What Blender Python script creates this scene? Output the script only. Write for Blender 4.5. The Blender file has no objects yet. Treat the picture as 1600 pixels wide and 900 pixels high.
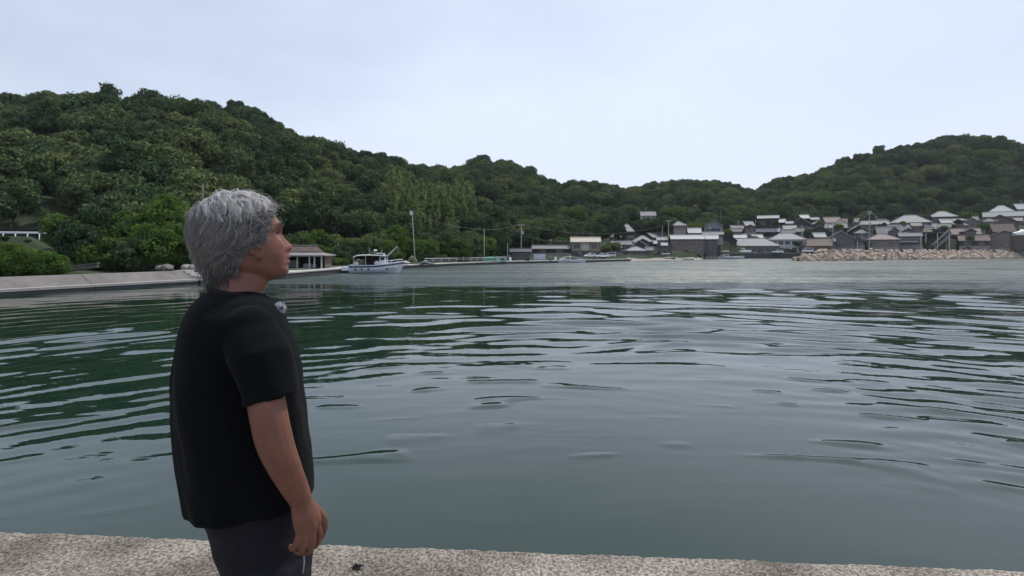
import bpy, bmesh, math, random
import numpy as np
from mathutils import Vector, Matrix, Euler
R = math.radians
random.seed(11); rng = np.random.default_rng(11)
scene = bpy.context.scene
col = scene.collection

# ------------------------------------------------------------------ camera
HC = 2.75            # eye height above the water (metres)
PIER_Z = 1.2
HOR = 393.0          # horizon row in the 1600x900 photograph
cam_d = bpy.data.cameras.new('camera'); cam = bpy.data.objects.new('camera', cam_d); col.objects.link(cam)
cam_d.lens = 18.0; cam_d.sensor_width = 36.0; cam_d.shift_y = -57.0/1600.0
cam_d.clip_start = 0.05; cam_d.clip_end = 3000
cam.location = (0, 0, HC); cam.rotation_euler = (R(90), 0, 0)
scene.camera = cam

# ------------------------------------------------------------------ sky and sun
SUN_EL, SUN_AZ = 58.0, 38.0      # degrees; azimuth measured from +Y towards +X
w = bpy.data.worlds.new('World'); scene.world = w; w.use_nodes = True
nt = w.node_tree; nt.nodes.clear()
def N(tree, typ, **kw):
    n = tree.nodes.new(typ)
    for k, v in kw.items(): setattr(n, k, v)
    return n
sky = N(nt, 'ShaderNodeTexSky', sky_type='NISHITA', sun_disc=False)
sky.sun_elevation = R(SUN_EL); sky.sun_rotation = R(SUN_AZ); sky.air_density = 1.0; sky.dust_density = 2.5; sky.ozone_density = 1.5
tc = N(nt, 'ShaderNodeTexCoord')
mp = N(nt, 'ShaderNodeMapping'); mp.inputs['Scale'].default_value = (1.0, 1.0, 2.6)
nz = N(nt, 'ShaderNodeTexNoise'); nz.inputs['Scale'].default_value = 1.15; nz.inputs['Detail'].default_value = 5; nz.inputs['Roughness'].default_value = 0.5
cr = N(nt, 'ShaderNodeValToRGB'); cr.color_ramp.elements[0].position = 0.34; cr.color_ramp.elements[1].position = 0.64
cr.color_ramp.elements[0].color = (0.55,)*3+(1,); cr.color_ramp.elements[1].color = (1.0,)*3+(1,)
b1 = N(nt, 'ShaderNodeBackground'); b1.inputs['Strength'].default_value = 0.10
b2 = N(nt, 'ShaderNodeBackground'); b2.inputs['Color'].default_value = (0.660, 0.735, 0.880, 1); b2.inputs['Strength'].default_value = 1.04
mx = N(nt, 'ShaderNodeMixShader'); wo = N(nt, 'ShaderNodeOutputWorld')
L = nt.links.new
L(tc.outputs['Generated'], mp.inputs['Vector']); L(mp.outputs['Vector'], nz.inputs['Vector']); L(nz.outputs['Fac'], cr.inputs['Fac'])
L(sky.outputs['Color'], b1.inputs['Color']); L(cr.outputs['Color'], mx.inputs['Fac']); L(b1.outputs[0], mx.inputs[1]); L(b2.outputs[0], mx.inputs[2]); L(mx.outputs[0], wo.inputs['Surface'])
sd = bpy.data.lights.new('sun', 'SUN'); sun = bpy.data.objects.new('sun', sd); col.objects.link(sun)
sd.energy = 2.7; sd.angle = R(4); sd.color = (1.0, 0.95, 0.88)
az, el = R(SUN_AZ), R(SUN_EL)
sdir = Vector((math.sin(az)*math.cos(el), math.cos(az)*math.cos(el), math.sin(el)))
sun.rotation_euler = sdir.to_track_quat('Z', 'Y').to_euler(); sun.location = (0, 0, 60)
scene.view_settings.view_transform = 'Standard'; scene.view_settings.look = 'None'
scene.view_settings.exposure = 0.22; scene.view_settings.gamma = 1.0
scene.render.engine = 'CYCLES'
scene.cycles.max_bounces = 6; scene.cycles.diffuse_bounces = 3; scene.cycles.glossy_bounces = 3
scene.cycles.sample_clamp_direct = 2.5; scene.cycles.sample_clamp_indirect = 4.0
scene.cycles.caustics_reflective = False; scene.cycles.caustics_refractive = False

# ------------------------------------------------------------------ helpers
def pt(x, y, Y):
    """world point seen at photo pixel (x, y) at depth Y"""
    return Vector(((x-800)/800*Y, Y, HC-(y-HOR)/800*Y))
def tag(o, label=None, cat=None, group=None, kind=None):
    if label: o['label'] = label
    if cat: o['category'] = cat
    if group: o['group'] = group
    if kind: o['kind'] = kind
    return o
def empty(name, loc, rz=0.0, label=None, cat=None, group=None):
    o = bpy.data.objects.new(name, None); col.objects.link(o)
    o.empty_display_size = 0.2; o.location = loc; o.rotation_euler = (0, 0, rz)
    return tag(o, label, cat, group)
def link_mesh(name, me, m=None, parent=None, loc=None):
    o = bpy.data.objects.new(name, me); col.objects.link(o)
    if m is not None and not me.materials: me.materials.append(m)
    if parent is not None: o.parent = parent
    if loc is not None: o.location = loc
    return o
def copy_tree(o, parent=None, exact=True):
    c = o.copy(); col.objects.link(c); c.parent = parent
    for ch in list(o.children): copy_tree(ch, c)
    return c
def np_mesh(name, V, F, smooth=False):
    """V (n,3), F (m,k) arrays"""
    V = np.asarray(V, dtype=np.float32); F = np.asarray(F, dtype=np.int32)
    me = bpy.data.meshes.new(name); k = F.shape[1]
    me.vertices.add(len(V)); me.vertices.foreach_set('co', V.ravel())
    me.loops.add(F.size); me.loops.foreach_set('vertex_index', F.ravel())
    me.polygons.add(len(F)); me.polygons.foreach_set('loop_start', np.arange(0, F.size, k, dtype=np.int32))
    me.polygons.foreach_set('use_smooth', np.full(len(F), smooth))
    me.update(calc_edges=True)
    return me
class MB:
    def __init__(s): s.v = []; s.f = []; s.sm = False
    def add(s, vs, fs):
        b = len(s.v); s.v += [tuple(v) for v in vs]; s.f += [tuple(i+b for i in f) for f in fs]; return s
    def box(s, c, d, rz=0.0, M=None):
        x, y, z = d[0]/2, d[1]/2, d[2]/2
        vs = [Vector(p) for p in ((-x,-y,-z),(x,-y,-z),(x,y,-z),(-x,y,-z),(-x,-y,z),(x,-y,z),(x,y,z),(-x,y,z))]
        rm = M if M is not None else Matrix.Rotation(rz, 3, 'Z')
        return s.add([rm @ v + Vector(c) for v in vs], [(0,3,2,1),(4,5,6,7),(0,1,5,4),(1,2,6,5),(2,3,7,6),(3,0,4,7)])
    def tube(s, pts, rad, n=8, cap=True):
        pts = [Vector(p) for p in pts]
        if not hasattr(rad, '__len__'): rad = [rad]*len(pts)
        vs = []; up = None
        for i, p in enumerate(pts):
            t = (pts[min(i+1, len(pts)-1)]-pts[max(i-1, 0)])
            t = t.normalized() if t.length > 1e-9 else Vector((0, 0, 1))
            if up is None:
                up = Vector((0, 0, 1)) if abs(t.z) < 0.9 else Vector((1, 0, 0))
            a = (up - t*up.dot(t)); a = a.normalized() if a.length > 1e-6 else t.orthogonal().normalized()
            up = a; b = t.cross(a)
            for k in range(n):
                q = 2*math.pi*k/n
                vs.append(p + (a*math.cos(q)+b*math.sin(q))*rad[i])
        fs = []
        for i in range(len(pts)-1):
            for k in range(n):
                fs.append((i*n+k, i*n+(k+1) % n, (i+1)*n+(k+1) % n, (i+1)*n+k))
        if cap:
            fs.append(tuple(range(n-1, -1, -1))); fs.append(tuple((len(pts)-1)*n+k for k in range(n)))
        return s.add(vs, fs)
    def loft(s, rings, cap=True):
        n = len(rings[0]); vs = [v for r in rings for v in r]; fs = []
        for i in range(len(rings)-1):
            for k in range(n):
                fs.append((i*n+k, i*n+(k+1) % n, (i+1)*n+(k+1) % n, (i+1)*n+k))
        if cap:
            fs.append(tuple(range(n-1, -1, -1))); fs.append(tuple((len(rings)-1)*n+k for k in range(n)))
        return s.add(vs, fs)
    def ball(s, c, r, nu=12, nv=8, M=None):
        """ellipsoid; r scalar or 3-tuple"""
        if not hasattr(r, '__len__'): r = (r, r, r)
        vs = []; 
        for i in range(1, nv):
            ph = math.pi*i/nv
            for k in range(nu):
                q = 2*math.pi*k/nu
                vs.append(Vector((r[0]*math.sin(ph)*math.cos(q), r[1]*math.sin(ph)*math.sin(q), r[2]*math.cos(ph))))
        vs += [Vector((0, 0, r[2])), Vector((0, 0, -r[2]))]
        if M is not None: vs = [M @ v for v in vs]
        vs = [v+Vector(c) for v in vs]; fs = []
        for i in range(nv-2):
            for k in range(nu):
                fs.append((i*nu+k, (i+1)*nu+k, (i+1)*nu+(k+1) % nu, i*nu+(k+1) % nu))
        T, B = len(vs)-2, len(vs)-1
        for k in range(nu):
            fs.append((T, k, (k+1) % nu)); fs.append((B, (nv-2)*nu+(k+1) % nu, (nv-2)*nu+k))
        return s.add(vs, fs)
    def slab(s, vs, faces, t):
        """top faces given; thickened straight down by t, closed"""
        n = len(vs); vs = [Vector(v) for v in vs]
        low = [v-Vector((0, 0, t)) for v in vs]
        cnt = {}
        for f in faces:
            for i in range(len(f)):
                e = (f[i], f[(i+1) % len(f)]); cnt[e] = cnt.get(e, 0)+1
        fs = [tuple(f) for f in faces]+[tuple(i+n for i in reversed(f)) for f in faces]
        for (a, b) in cnt:
            if (b, a) not in cnt: fs.append((a, a+n, b+n, b))
        return s.add(vs+low, fs)
    def mesh(s, name, smooth=False):
        me = bpy.data.meshes.new(name); me.from_pydata(s.v, [], s.f); me.update()
        if smooth: me.polygons.foreach_set('use_smooth', [True]*len(me.polygons))
        return me
    def build(s, name, m, parent=None, smooth=False, loc=None):
        return link_mesh(name, s.mesh(name, smooth), m, parent, loc)
def interp(x, tab, k=1):
    xs = [t[0] for t in tab]; return np.interp(x, xs, [t[k] for t in tab])
def vnoise(x, y, seed=0):
    """smooth value noise, vectorised"""
    x = np.asarray(x, float); y = np.asarray(y, float)
    xi = np.floor(x).astype(np.int64); yi = np.floor(y).astype(np.int64); xf = x-xi; yf = y-yi
    def h(a, b):
        n = (a*374761393 + b*668265263 + seed*1442695041) & 0x7fffffff
        n = ((n ^ (n >> 13))*1274126177) & 0x7fffffff
        return ((n ^ (n >> 16)) & 0xffff)/65535.0
    sx = xf*xf*(3-2*xf); sy = yf*yf*(3-2*yf)
    a = h(xi, yi)*(1-sx)+h(xi+1, yi)*sx; b = h(xi, yi+1)*(1-sx)+h(xi+1, yi+1)*sx
    return a*(1-sy)+b*sy

# ------------------------------------------------------------------ materials
def new_mat(name):
    m = bpy.data.materials.new(name); m.use_nodes = True
    t = m.node_tree; p = t.nodes.get('Principled BSDF'); return m, t, p
MATS = {}
def mat(name, c, rough=0.7, var=0.25, scale=2.0, bump=0.0, bscale=None, spec=0.4, metal=0.0, stretch=None, obj_var=0.0, coord='Object'):
    if name in MATS: return MATS[name]
    m, t, p = new_mat(name)
    tcn = N(t, 'ShaderNodeTexCoord'); mpn = N(t, 'ShaderNodeMapping')
    if stretch: mpn.inputs['Scale'].default_value = stretch
    t.links.new(tcn.outputs[coord], mpn.inputs['Vector'])
    n1 = N(t, 'ShaderNodeTexNoise'); n1.inputs['Scale'].default_value = scale; n1.inputs['Detail'].default_value = 6; n1.inputs['Roughness'].default_value = 0.65
    t.links.new(mpn.outputs[0], n1.inputs['Vector'])
    rp = N(t, 'ShaderNodeValToRGB')
    rp.color_ramp.elements[0].position = 0.3; rp.color_ramp.elements[1].position = 0.7
    rp.color_ramp.elements[0].color = tuple(x*(1-var) for x in c)+(1,); rp.color_ramp.elements[1].color = tuple(min(1, x*(1+var)) for x in c)+(1,)
    t.links.new(n1.outputs['Fac'], rp.inputs['Fac'])
    out = rp.outputs['Color']
    if obj_var:
        oi = N(t, 'ShaderNodeObjectInfo'); mr = N(t, 'ShaderNodeMapRange')
        mr.inputs['To Min'].default_value = 1-obj_var; mr.inputs['To Max'].default_value = 1+obj_var
        t.links.new(oi.outputs['Random'], mr.inputs['Value'])
        mm = N(t, 'ShaderNodeMix', data_type='RGBA', blend_type='MULTIPLY'); mm.inputs['Factor'].default_value = 1
        t.links.new(out, mm.inputs['A']); t.links.new(mr.outputs[0], mm.inputs['B']); out = mm.outputs['Result']
    t.links.new(out, p.inputs['Base Color'])
    p.inputs['Roughness'].default_value = rough; p.inputs['Specular IOR Level'].default_value = spec; p.inputs['Metallic'].default_value = metal
    if bump:
        n2 = N(t, 'ShaderNodeTexNoise'); n2.inputs['Scale'].default_value = bscale or scale*4; n2.inputs['Detail'].default_value = 5
        t.links.new(mpn.outputs[0], n2.inputs['Vector'])
        bp = N(t, 'ShaderNodeBump'); bp.inputs['Strength'].default_value = bump; bp.inputs['Distance'].default_value = 0.05
        t.links.new(n2.outputs['Fac'], bp.inputs['Height']); t.links.new(bp.outputs[0], p.inputs['Normal'])
    MATS[name] = m
    return m
def foliage(name, c0, c1, c2, transl=0.3):
    m, t, p = new_mat(name); t.nodes.remove(p)
    oi = N(t, 'ShaderNodeObjectInfo'); rp = N(t, 'ShaderNodeValToRGB')
    e = rp.color_ramp.elements; e[0].position = 0; e[0].color = c0+(1,); e[1].position = 1; e[1].color = c2+(1,)
    x = e.new(0.55); x.color = c1+(1,)
    g = N(t, 'ShaderNodeNewGeometry'); pn = N(t, 'ShaderNodeTexNoise'); pn.inputs['Scale'].default_value = 0.035; pn.inputs['Detail'].default_value = 4; t.links.new(oi.outputs['Location'], pn.inputs['Vector'])
    k1 = N(t, 'ShaderNodeMath', operation='MULTIPLY_ADD'); k1.inputs[1].default_value = 1.7; k1.inputs[2].default_value = -.68; t.links.new(pn.outputs['Fac'], k1.inputs[0])
    k2 = N(t, 'ShaderNodeMath', operation='MULTIPLY_ADD'); k2.inputs[1].default_value = .70; t.links.new(oi.outputs['Random'], k2.inputs[0]); t.links.new(k1.outputs[0], k2.inputs[2]); t.links.new(k2.outputs[0], rp.inputs['Fac'])
    nz = N(t, 'ShaderNodeTexNoise'); nz.inputs['Scale'].default_value = 0.9; nz.inputs['Detail'].default_value = 3
    t.links.new(g.outputs['Position'], nz.inputs['Vector'])
    mr = N(t, 'ShaderNodeMapRange'); mr.inputs['From Min'].default_value = 0.3; mr.inputs['From Max'].default_value = 0.7; mr.inputs['To Min'].default_value = 0.65; mr.inputs['To Max'].default_value = 1.4
    t.links.new(nz.outputs['Fac'], mr.inputs['Value'])
    mm = N(t, 'ShaderNodeMix', data_type='RGBA', blend_type='MULTIPLY'); mm.inputs['Factor'].default_value = 1
    t.links.new(rp.outputs['Color'], mm.inputs['A']); t.links.new(mr.outputs[0], mm.inputs['B'])
    d = N(t, 'ShaderNodeBsdfDiffuse'); tr = N(t, 'ShaderNodeBsdfTranslucent'); gl = N(t, 'ShaderNodeBsdfGlossy'); gl.inputs['Roughness'].default_value = 0.45
    a = N(t, 'ShaderNodeMixShader'); a.inputs[0].default_value = transl
    b = N(t, 'ShaderNodeMixShader'); b.inputs[0].default_value = 0.0
    t.links.new(mm.outputs['Result'], d.inputs['Color']); t.links.new(mm.outputs['Result'], tr.inputs['Color'])
    t.links.new(d.outputs[0], a.inputs[1]); t.links.new(tr.outputs[0], a.inputs[2])
    t.links.new(a.outputs[0], b.inputs[1]); t.links.new(gl.outputs[0], b.inputs[2])
    t.links.new(b.outputs[0], t.nodes['Material Output'].inputs['Surface'])
    return m
# ================================================================== THE SETTING
# ---- coast line (photo column -> depth) and hills
COAST = [(-2400,12),(-700,18),(-100,29.5),(0,31.9),(310,44),(448,52),(541,66.5),(590,75),(630,82.5),(800,115.8),(915,129),(985,147),(1006,155),(1088,172),(1112,200),(1250,203),(1350,208),(1600,216),(2200,216),(4000,200)]
SLOPE = [(-2400,60),(0,66),(310,72),(500,97),(700,128),(850,170),(950,200),(1050,222),(1150,240),(1250,262),(1400,272),(1600,285),(1900,285)]
GROUND = [(-2400,0.75),(600,0.75),(900,0.9),(1000,1.2),(1110,2.2),(4000,2.3)]
LEFT = [(-2400,250,170),(-800,200,180),(-300,200,200),(0,189,212),(90,175,218),(215,170,222),(300,169,225),(360,188,228),(440,214,236),(495,230,245),(540,245,252),(600,258,262),(650,271,270),(690,279,276),(730,282,280),(820,315,284),(1000,390,290)]
MID = [(430,370,330),(600,300,360),(690,284,375),(710,275,378),(750,262,380),(790,265,380),(830,275,380),(880,290,380),(930,289,380),(965,297,380),(1030,325,380),(1150,385,380)]
BACK = [(800,320,450),(930,298,460),(965,302,460),(1000,294,460),(1050,287,460),(1090,286,460),(1130,291,460),(1170,300,460),(1200,303,460),(1300,320,460),(1500,370,460)]
RIGHT = [(1060,385,400),(1130,325,400),(1190,300,400),(1230,283,400),(1280,268,395),(1330,253,390),(1380,240,385),(1420,231,382),(1470,223,380),(1530,223,376),(1570,228,372),(1600,238,370),(1750,240,350),(2100,240,320),(3000,280,300)]
TREE_H = 8.2
TOWN = []      # (X, Y, z) house bases, filled before the terrain is made
def hill(pxl, Y, tab, steep):
    xs = [t[0] for t in tab]
    yr = np.interp(pxl, xs, [t[2] for t in tab]); zt = HC-(np.interp(pxl, xs, [t[1] for t in tab])-HOR)/800*yr-TREE_H
    inside = (pxl >= xs[0]-60) & (pxl <= xs[-1]+60)
    ys = interp(pxl, SLOPE); t = (Y-ys)/np.maximum(yr-ys, 20)
    tt = np.clip(t, 0, 1); up = (.66*tt+.34*np.sin(tt*math.pi/2))**steep
    dn = np.cos(np.clip((t-1)/0.9, 0, 1)*math.pi/2)
    return np.where(inside, np.maximum(zt, 0)*np.where(t < 1, up, dn), 0.0)
def height(X, Y):
    X = np.asarray(X, float); Y = np.asarray(Y, float)
    pxl = 800+800*X/np.maximum(Y, 1.0)
    yc = interp(pxl, COAST); g = interp(pxl, GROUND)
    h = np.maximum.reduce([hill(pxl, Y, LEFT, 0.95), hill(pxl, Y, MID, 1.0), hill(pxl, Y, BACK, 1.0), hill(pxl, Y, RIGHT, 1.05)])
    n = (vnoise(X/34, Y/34, 3)-0.5)*9+(vnoise(X/13, Y/13, 5)-0.5)*3.5
    h = h+n*np.clip(h/16, 0, 1)
    land = g+h
    # road shelf behind the left sea wall
    sh = np.clip((Y-yc-7)/7.0, 0, 1); sh = sh*sh*(3-2*sh)
    land = land+3.4*sh*np.clip((170-pxl)/120, 0, 1)
    if TOWN:
        T = np.array(TOWN); wsum = np.zeros_like(X); zsum = np.zeros_like(X); dmin = np.full(X.shape, 1e9)
        for (tx, ty, tz) in T:
            d2 = (X-tx)**2+(Y-ty)**2; wq = 1/(d2+30)**2
            wsum += wq; zsum += wq*tz; dmin = np.minimum(dmin, d2)
        k = np.clip((1-(np.sqrt(dmin)-9)/14), 0, 1); k = k*k*(3-2*k)
        land = land*(1-k)+np.maximum(zsum/wsum-0.15, 0.6)*k
    k = np.clip((Y-yc-1.2)/1.6, 0, 1)
    return -2.5*(1-k)+land*k

def make_terrain():
    xs = np.arange(-330, 560, 3.0); ys = np.arange(9, 560, 3.0)
    Xg, Yg = np.meshgrid(xs, ys); Z = height(Xg, Yg)
    V = np.stack([Xg.ravel(), Yg.ravel(), Z.ravel()], 1); nx, ny = len(xs), len(ys)
    i = np.arange(nx-1)[None, :]+np.arange(ny-1)[:, None]*nx; i = i.ravel()
    F = np.stack([i, i+1, i+1+nx, i+nx], 1)
    me = np_mesh('hillside', V, F, True)
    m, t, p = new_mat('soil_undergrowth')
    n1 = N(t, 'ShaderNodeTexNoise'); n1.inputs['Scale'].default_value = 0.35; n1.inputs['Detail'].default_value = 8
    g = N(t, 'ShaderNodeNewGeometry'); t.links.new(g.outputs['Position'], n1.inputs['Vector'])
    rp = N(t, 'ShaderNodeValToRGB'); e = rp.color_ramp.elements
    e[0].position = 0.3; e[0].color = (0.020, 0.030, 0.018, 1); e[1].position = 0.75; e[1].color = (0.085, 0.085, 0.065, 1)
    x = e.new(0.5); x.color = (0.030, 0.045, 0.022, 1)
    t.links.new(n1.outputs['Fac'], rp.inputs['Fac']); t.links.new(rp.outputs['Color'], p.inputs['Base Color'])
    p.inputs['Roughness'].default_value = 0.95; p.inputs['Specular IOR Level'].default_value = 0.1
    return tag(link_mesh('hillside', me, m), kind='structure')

# ---- water
def make_water():
    NR, NC = 860, 560
    Yr = np.concatenate([np.geomspace(1.2, 170, NR-60), np.linspace(174, 430, 60)])
    u0 = np.linspace(-1, 1, NC); u = 1.25*u0+1.35*u0**5
    U, Yg = np.meshgrid(u, Yr); X = U*Yg
    # slight spread near the quay so that the sheet also runs under it
    X = X+U*2.0
    r = np.sqrt((X-1.0)**2+(Yg+3.0)**2); th = np.arctan2(X-1.0, Yg+3.0)
    warp = (vnoise(X/7, Yg/5, 21)-0.5)*1.6+(vnoise(X/2.3, Yg/1.9, 22)-0.5)*0.5
    rr = r+warp; s = th*np.maximum(r, 3.0)
    h = np.zeros_like(X)
    dr = np.gradient(Yr)[:, None]
    wr = np.random.default_rng(5)
    side = np.clip((np.abs(U-0.05)-0.40)/0.32, 0, 1)
    pat = lambda sx, sy, sd, lo, hi: np.clip((vnoise(X/sx, Yg/sy, sd)-lo)/(hi-lo), 0, 1)
    for lam in (0.55, 0.75, 0.95, 1.25, 1.6, 2.0, 2.6, 3.4, 4.6):
        for k in range(5):
            ang = wr.normal(0, 0.30); ph = wr.uniform(0, 6.28); kk = 2*math.pi/(lam*wr.uniform(0.85, 1.15))
            wave = np.cos(kk*(rr*math.cos(ang)+s*math.sin(ang))+ph)
            res = np.clip((lam/(dr*2.2)-1.0), 0, 1)                  # only what the mesh can carry
            band = np.exp(-((np.log(np.maximum(Yg, 2)/ (lam*12.0)))/0.62)**2)
            grp = pat(5.0*lam, 2.2*lam, 40+k+int(lam*10), 0.42, 0.75)
            h += wave*res*band*(0.30+1.0*grp)*lam*0.0046
    near = np.clip((Yg-8.0)/8, 0.035, 1)+0.75*side*np.clip((Yg-4.0)/4, 0, 1)*np.clip((22-Yg)/8, 0, 1)
    calm = 1-0.55*np.exp(-((U+0.52)/0.22)**2)*np.clip((Yg-18)/10, 0, 1)
    amp = near*(0.5+.75*pat(6, 4, 77, 0.3, 0.7))*calm; amp = amp*np.clip(1.35-Yg/60, .4, 1)*(1+.35*np.clip((U+.25)/.4, 0, 1)*np.clip((34-Yg)/10, 0, 1))*(1-.55*np.clip((Yg-17)/12, 0, 1)*np.clip((.35-U)/.3, 0, 1))
    # lone wavelets on the calm water close by
    lone = np.clip((vnoise(rr*0+s/1.35, rr/.40, 91)-.77)/.2, 0, 1)*np.clip((Yg-4.8)/2, 0, 1)*np.clip((15-Yg)/5, 0, 1)
    h2 = lone*lone*(3-2*lone)*0.030*(.5+vnoise(X/.22, rr/.2, 97))*(.4+.6*vnoise(s/5, rr/4, 95))
    Z = h*amp*1.0+h2
    V = np.stack([X.ravel(), Yg.ravel(), Z.ravel()], 1)
    i = (np.arange(NC-1)[None, :]+np.arange(NR-1)[:, None]*NC).ravel()
    me = np_mesh('water', V, np.stack([i, i+1, i+1+NC, i+NC], 1), True)
    m, t, p = new_mat('harbour_water')
    p.inputs['Base Color'].default_value = (0.0055, 0.0205, 0.0145, 1); p.inputs['IOR'].default_value = 1.6; p.inputs['Specular Tint'].default_value = (.96, 1.0, .87, 1); p.inputs['Specular IOR Level'].default_value = 0.5
    g = N(t, 'ShaderNodeNewGeometry'); sp = N(t, 'ShaderNodeSeparateXYZ'); t.links.new(g.outputs['Position'], sp.inputs[0])
    # wind-ruffled water in the far half of the harbour: world Y beyond about 42 m, ragged edge
    mp1 = N(t, 'ShaderNodeMapping'); mp1.inputs['Scale'].default_value = (0.045, 0.11, 1); t.links.new(g.outputs['Position'], mp1.inputs['Vector'])
    nb = N(t, 'ShaderNodeTexNoise'); nb.inputs['Scale'].default_value = 1.0; nb.inputs['Detail'].default_value = 5; t.links.new(mp1.outputs[0], nb.inputs['Vector'])
    ma = N(t, 'ShaderNodeMath', operation='MULTIPLY_ADD'); ma.inputs[1].default_value = 44.0; t.links.new(nb.outputs['Fac'], ma.inputs[0]); t.links.new(sp.outputs['Y'], ma.inputs[2])
    mr = N(t, 'ShaderNodeMapRange', interpolation_type='SMOOTHSTEP'); mr.inputs['From Min'].default_value = 57; mr.inputs['From Max'].default_value = 72
    t.links.new(ma.outputs[0], mr.inputs['Value'])
    def ripple(sx, sy, sc, det):
        q = N(t, 'ShaderNodeMapping'); q.inputs['Scale'].default_value = (sx, sy, 1); t.links.new(g.outputs['Position'], q.inputs['Vector'])
        n = N(t, 'ShaderNodeTexNoise'); n.inputs['Scale'].default_value = sc; n.inputs['Detail'].default_value = det; t.links.new(q.outputs[0], n.inputs['Vector']); return n.outputs['Fac']
    fine = ripple(0.42, 1.5, 1.0, 4)
    st = N(t, 'ShaderNodeMapRange'); st.inputs['To Min'].default_value = 0.016; st.inputs['To Max'].default_value = 1.0; t.links.new(mr.outputs[0], st.inputs['Value'])
    bp = N(t, 'ShaderNodeBump'); bp.inputs['Distance'].default_value = 0.6; t.links.new(fine, bp.inputs['Height']); t.links.new(st.outputs[0], bp.inputs['Strength'])
    chop = ripple(2.2, 6.0, 1.0, 3); b2_ = N(t, 'ShaderNodeBump'); b2_.inputs['Distance'].default_value = .05; b2_.inputs['Strength'].default_value = .022; t.links.new(chop, b2_.inputs['Height']); t.links.new(bp.outputs[0], b2_.inputs['Normal'])
    t.links.new(b2_.outputs[0], p.inputs['Normal'])
    ro = N(t, 'ShaderNodeMapRange'); ro.inputs['To Min'].default_value = 0.014; ro.inputs['To Max'].default_value = 0.33; t.links.new(mr.outputs[0], ro.inputs['Value'])
    wind = ripple(0.035, 0.22, 1.0, 5); wr_ = N(t, 'ShaderNodeMapRange'); wr_.inputs['From Min'].default_value = .35; wr_.inputs['From Max'].default_value = .65; wr_.inputs['To Min'].default_value = .55; wr_.inputs['To Max'].default_value = 1.25; t.links.new(wind, wr_.inputs['Value'])
    rm_ = N(t, 'ShaderNodeMath', operation='MULTIPLY'); t.links.new(ro.outputs[0], rm_.inputs[0]); t.links.new(wr_.outputs[0], rm_.inputs[1])
    t.links.new(rm_.outputs[0], p.inputs['Roughness'])
    return tag(link_mesh('water', me, m), kind='structure')

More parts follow.
